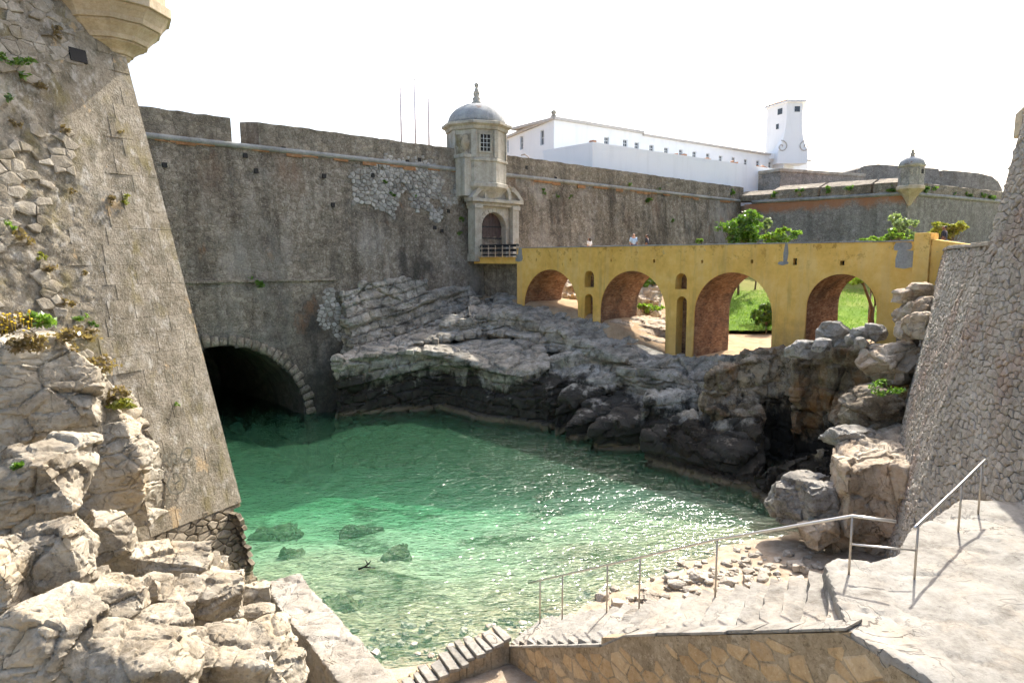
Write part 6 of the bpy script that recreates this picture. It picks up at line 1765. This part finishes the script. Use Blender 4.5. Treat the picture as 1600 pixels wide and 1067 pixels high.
RW_ = ((18, 505, 15.6, 0.45, 'leaf_dry', 'dry weed cushion among the yellow flowers at the left edge'), (60, 500, 15.8, 0.35, 'leaf_light', 'green weed cushion beside the yellow flowers'), (118, 530, 16.8, 0.5, 'leaf_dry', 'large dry weed cushion on top of the tall pale rock face'), (150, 570, 17.3, 0.45, 'leaf_dry', 'dry weed cushion where the tall rock face meets the bastion'), (175, 615, 17.2, 0.4, 'leaf_dry', 'dry weed cushion on top of the carved rock face'), (190, 632, 17.0, 0.25, 'leaf_yellow', 'yellow-green weeds at the edge of the carved rock face'), (40, 535, 15.4, 0.4, 'leaf_dry', 'dry weed cushion hanging below the yellow flowers'), (30, 728, 12.6, 0.1, 'leaf', 'tiny green sprig on the grey shelved boulder'))
for k, (px, py, Yv, r, mt, lab) in enumerate(RW_):
    c = PY(px, py, Yv)
    o = leaves('rock_weed', [(c, (r, r * 0.7, r * 0.5))], 420, 0.07, M[mt], None, 600 + k)
    tag(o, lab, 'plant', 'weeds on the rock ledge')
for k in range(18):
    rgk = random.Random(700 + k); px, py = rgk.uniform(2, 58), rgk.uniform(486, 522); c = PY(px, py, 15.3)
    o = MB().lathe(c, [(0.004, -0.16), (0.004, 0), (0.032, 0.012), (0.03, 0.025), (0.01, 0.035)], 6).build('flower', M['petal'])
    tag(o, 'small yellow flower on the weedy ledge at the left edge', 'flower', 'yellow flowers at the left edge')
lw = leaves('rock_weed', [(PY(1385, 606, 24.9), (0.5, 0.3, 0.25))], 260, 0.07, M['leaf'], None, 640)
tag(lw, 'green weeds in the shaded gap under the sloping slab boulder', 'plant')

# ------------------------------------------------------------------ people on the bridge
M['skin'] = plain('skin', (0.45, 0.27, 0.19), 0.6, var=0.05)
def skin_mesh(pts, edges, radii, root=0, sub=2):
    me = bpy.data.meshes.new('tmp'); me.from_pydata([tuple(p) for p in pts], edges, [])
    o = bpy.data.objects.new('tmp', me); WORK.collection.objects.link(o)
    o.modifiers.new('s', 'SKIN'); m = o.modifiers.new('d', 'SUBSURF'); m.levels = m.render_levels = sub
    for i, r in enumerate(radii):
        me.skin_vertices[0].data[i].radius = (r, r) if not isinstance(r, tuple) else r
        me.skin_vertices[0].data[i].use_root = (i == root)
    dg = work_depsgraph()
    out = bpy.data.meshes.new_from_object(o.evaluated_get(dg), depsgraph=dg)
    bpy.data.objects.remove(o)
    return out
def person(px, py_head, d_deck, face, hgt, shirt, trousers, hair, label, skin='skin', long_hair=False):
    # place on the deck: find the point on the deck line d_deck behind the bridge face under this pixel
    pl = Plane(br(0, 0, d_deck)[:2], B_DIR, -N_BR, 0.0)
    s = pl.hit(px, py_head)[0]
    base = pl.pt(s, 11.0)
    k = hgt / 1.75
    f = np.array([math.cos(face), math.sin(face), 0]); r = np.array([f[1], -f[0], 0])
    def q(x, y, z): return base + k * (r * x + f * y + np.array([0, 0, z]))
    root = empty('person', base, label, 'person', 'people crossing the bridge')
    J = [(0, 0, 0.95), (0, 0.01, 1.15), (0, 0.0, 1.38), (0, 0.0, 1.50), (0, 0.02, 1.58), (0, 0.03, 1.66), (0, 0.02, 1.73),
         (0.19, 0, 1.42), (0.25, -0.03, 1.15), (0.24, 0.1, 0.92), (0.24, 0.15, 0.82),
         (-0.19, 0, 1.42), (-0.25, -0.03, 1.15), (-0.24, 0.1, 0.92), (-0.24, 0.15, 0.82),
         (0.1, 0, 0.9), (0.11, 0.05, 0.5), (0.11, 0.0, 0.08), (0.11, 0.16, 0.03),
         (-0.1, 0, 0.9), (-0.11, -0.02, 0.5), (-0.11, -0.12, 0.1), (-0.11, 0.05, 0.03)]
    E = [(0, 1), (1, 2), (2, 3), (3, 4), (4, 5), (5, 6), (2, 7), (7, 8), (8, 9), (9, 10), (2, 11), (11, 12), (12, 13), (13, 14), (0, 15), (15, 16), (16, 17), (17, 18), (0, 19), (19, 20), (20, 21), (21, 22)]
    R = [.15, .14, .15, .06, .085, .105, .06, .075, .05, .04, .035, .075, .05, .04, .035, .1, .07, .05, .04, .1, .07, .05, .04]
    body = skin_mesh([q(*j) for j in J], E, [x * k for x in R])
    mesh_obj('body', body, M[skin], root, True)
    Jt = [0, 1, 2, 7, 8, 11, 12]
    Et = [(0, 1), (1, 2), (2, 3), (3, 4), (2, 5), (5, 6)]
    sh = skin_mesh([q(*J[i]) for i in Jt], Et, [x * k for x in (.168, .16, .168, .09, .068, .09, .068)])
    mesh_obj('shirt', sh, shirt, root, True)
    Jl = [0, 15, 16, 17, 19, 20, 21]; El = [(0, 1), (1, 2), (2, 3), (0, 4), (4, 5), (5, 6)]
    tr = skin_mesh([q(*J[i]) for i in Jl], El, [x * k for x in (.16, .115, .085, .068, .115, .085, .068)])
    mesh_obj('trousers', tr, trousers, root, True)
    hs = [q(0, -0.01, 1.72), q(0, -0.03, 1.66)] + ([q(0, -0.08, 1.55), q(0, -0.09, 1.42)] if long_hair else [q(0, -0.05, 1.60)])
    hm = skin_mesh(hs, [(i, i + 1) for i in range(len(hs) - 1)], [x * k for x in ((.09, .112, .09, .06) if long_hair else (.085, .104, .085))])
    if hair is not None: mesh_obj('hair', hm, hair, root, True)
    nm = MB(); nm.tube([q(0, 0.11, 1.67), q(0, 0.155, 1.63)], 0.012 * k, 6, 0.02 * k); nm.build('nose', M[skin], root, True)
    return root
C = {n_: plain('cloth_' + n_, c, 0.8, var=0.15) for n_, c in dict(blue=(0.38, 0.55, 0.75), white=(0.75, 0.74, 0.72), dark=(0.03, 0.035, 0.05), denim=(0.06, 0.08, 0.15), grey=(0.3, 0.3, 0.3)).items()}
H = {n_: plain('hair_' + n_, c, 0.6, var=0.2) for n_, c in dict(brown=(0.06, 0.035, 0.02), black=(0.012, 0.011, 0.012), grey=(0.4, 0.38, 0.36)).items()}
M['skin_dark'] = plain('tanned_skin', (0.22, 0.12, 0.08), 0.6, var=0.05)
walk = math.atan2(-B_DIR[1], -B_DIR[0])
person(921, 374, 1.6, walk, 1.58, C['white'], C['grey'], H['brown'], 'brown-haired person in white, head just showing over the parapet', long_hair=True)
person(990, 368, 1.4, walk + 2.6, 1.78, C['blue'], C['denim'], None, 'balding man in light blue shirt walking on the bridge')
person(1011, 372, 1.8, walk + 0.4, 1.70, C['dark'], C['denim'], H['black'], 'dark-haired person in black top beside the man in blue', 'skin_dark')
person(1475, 374, 3.2, walk, 1.72, C['dark'], C['denim'], H['black'], 'person with dark hair peeping over the right wall near the flat-topped tree', 'skin_dark')

bpy.data.scenes.remove(WORK)
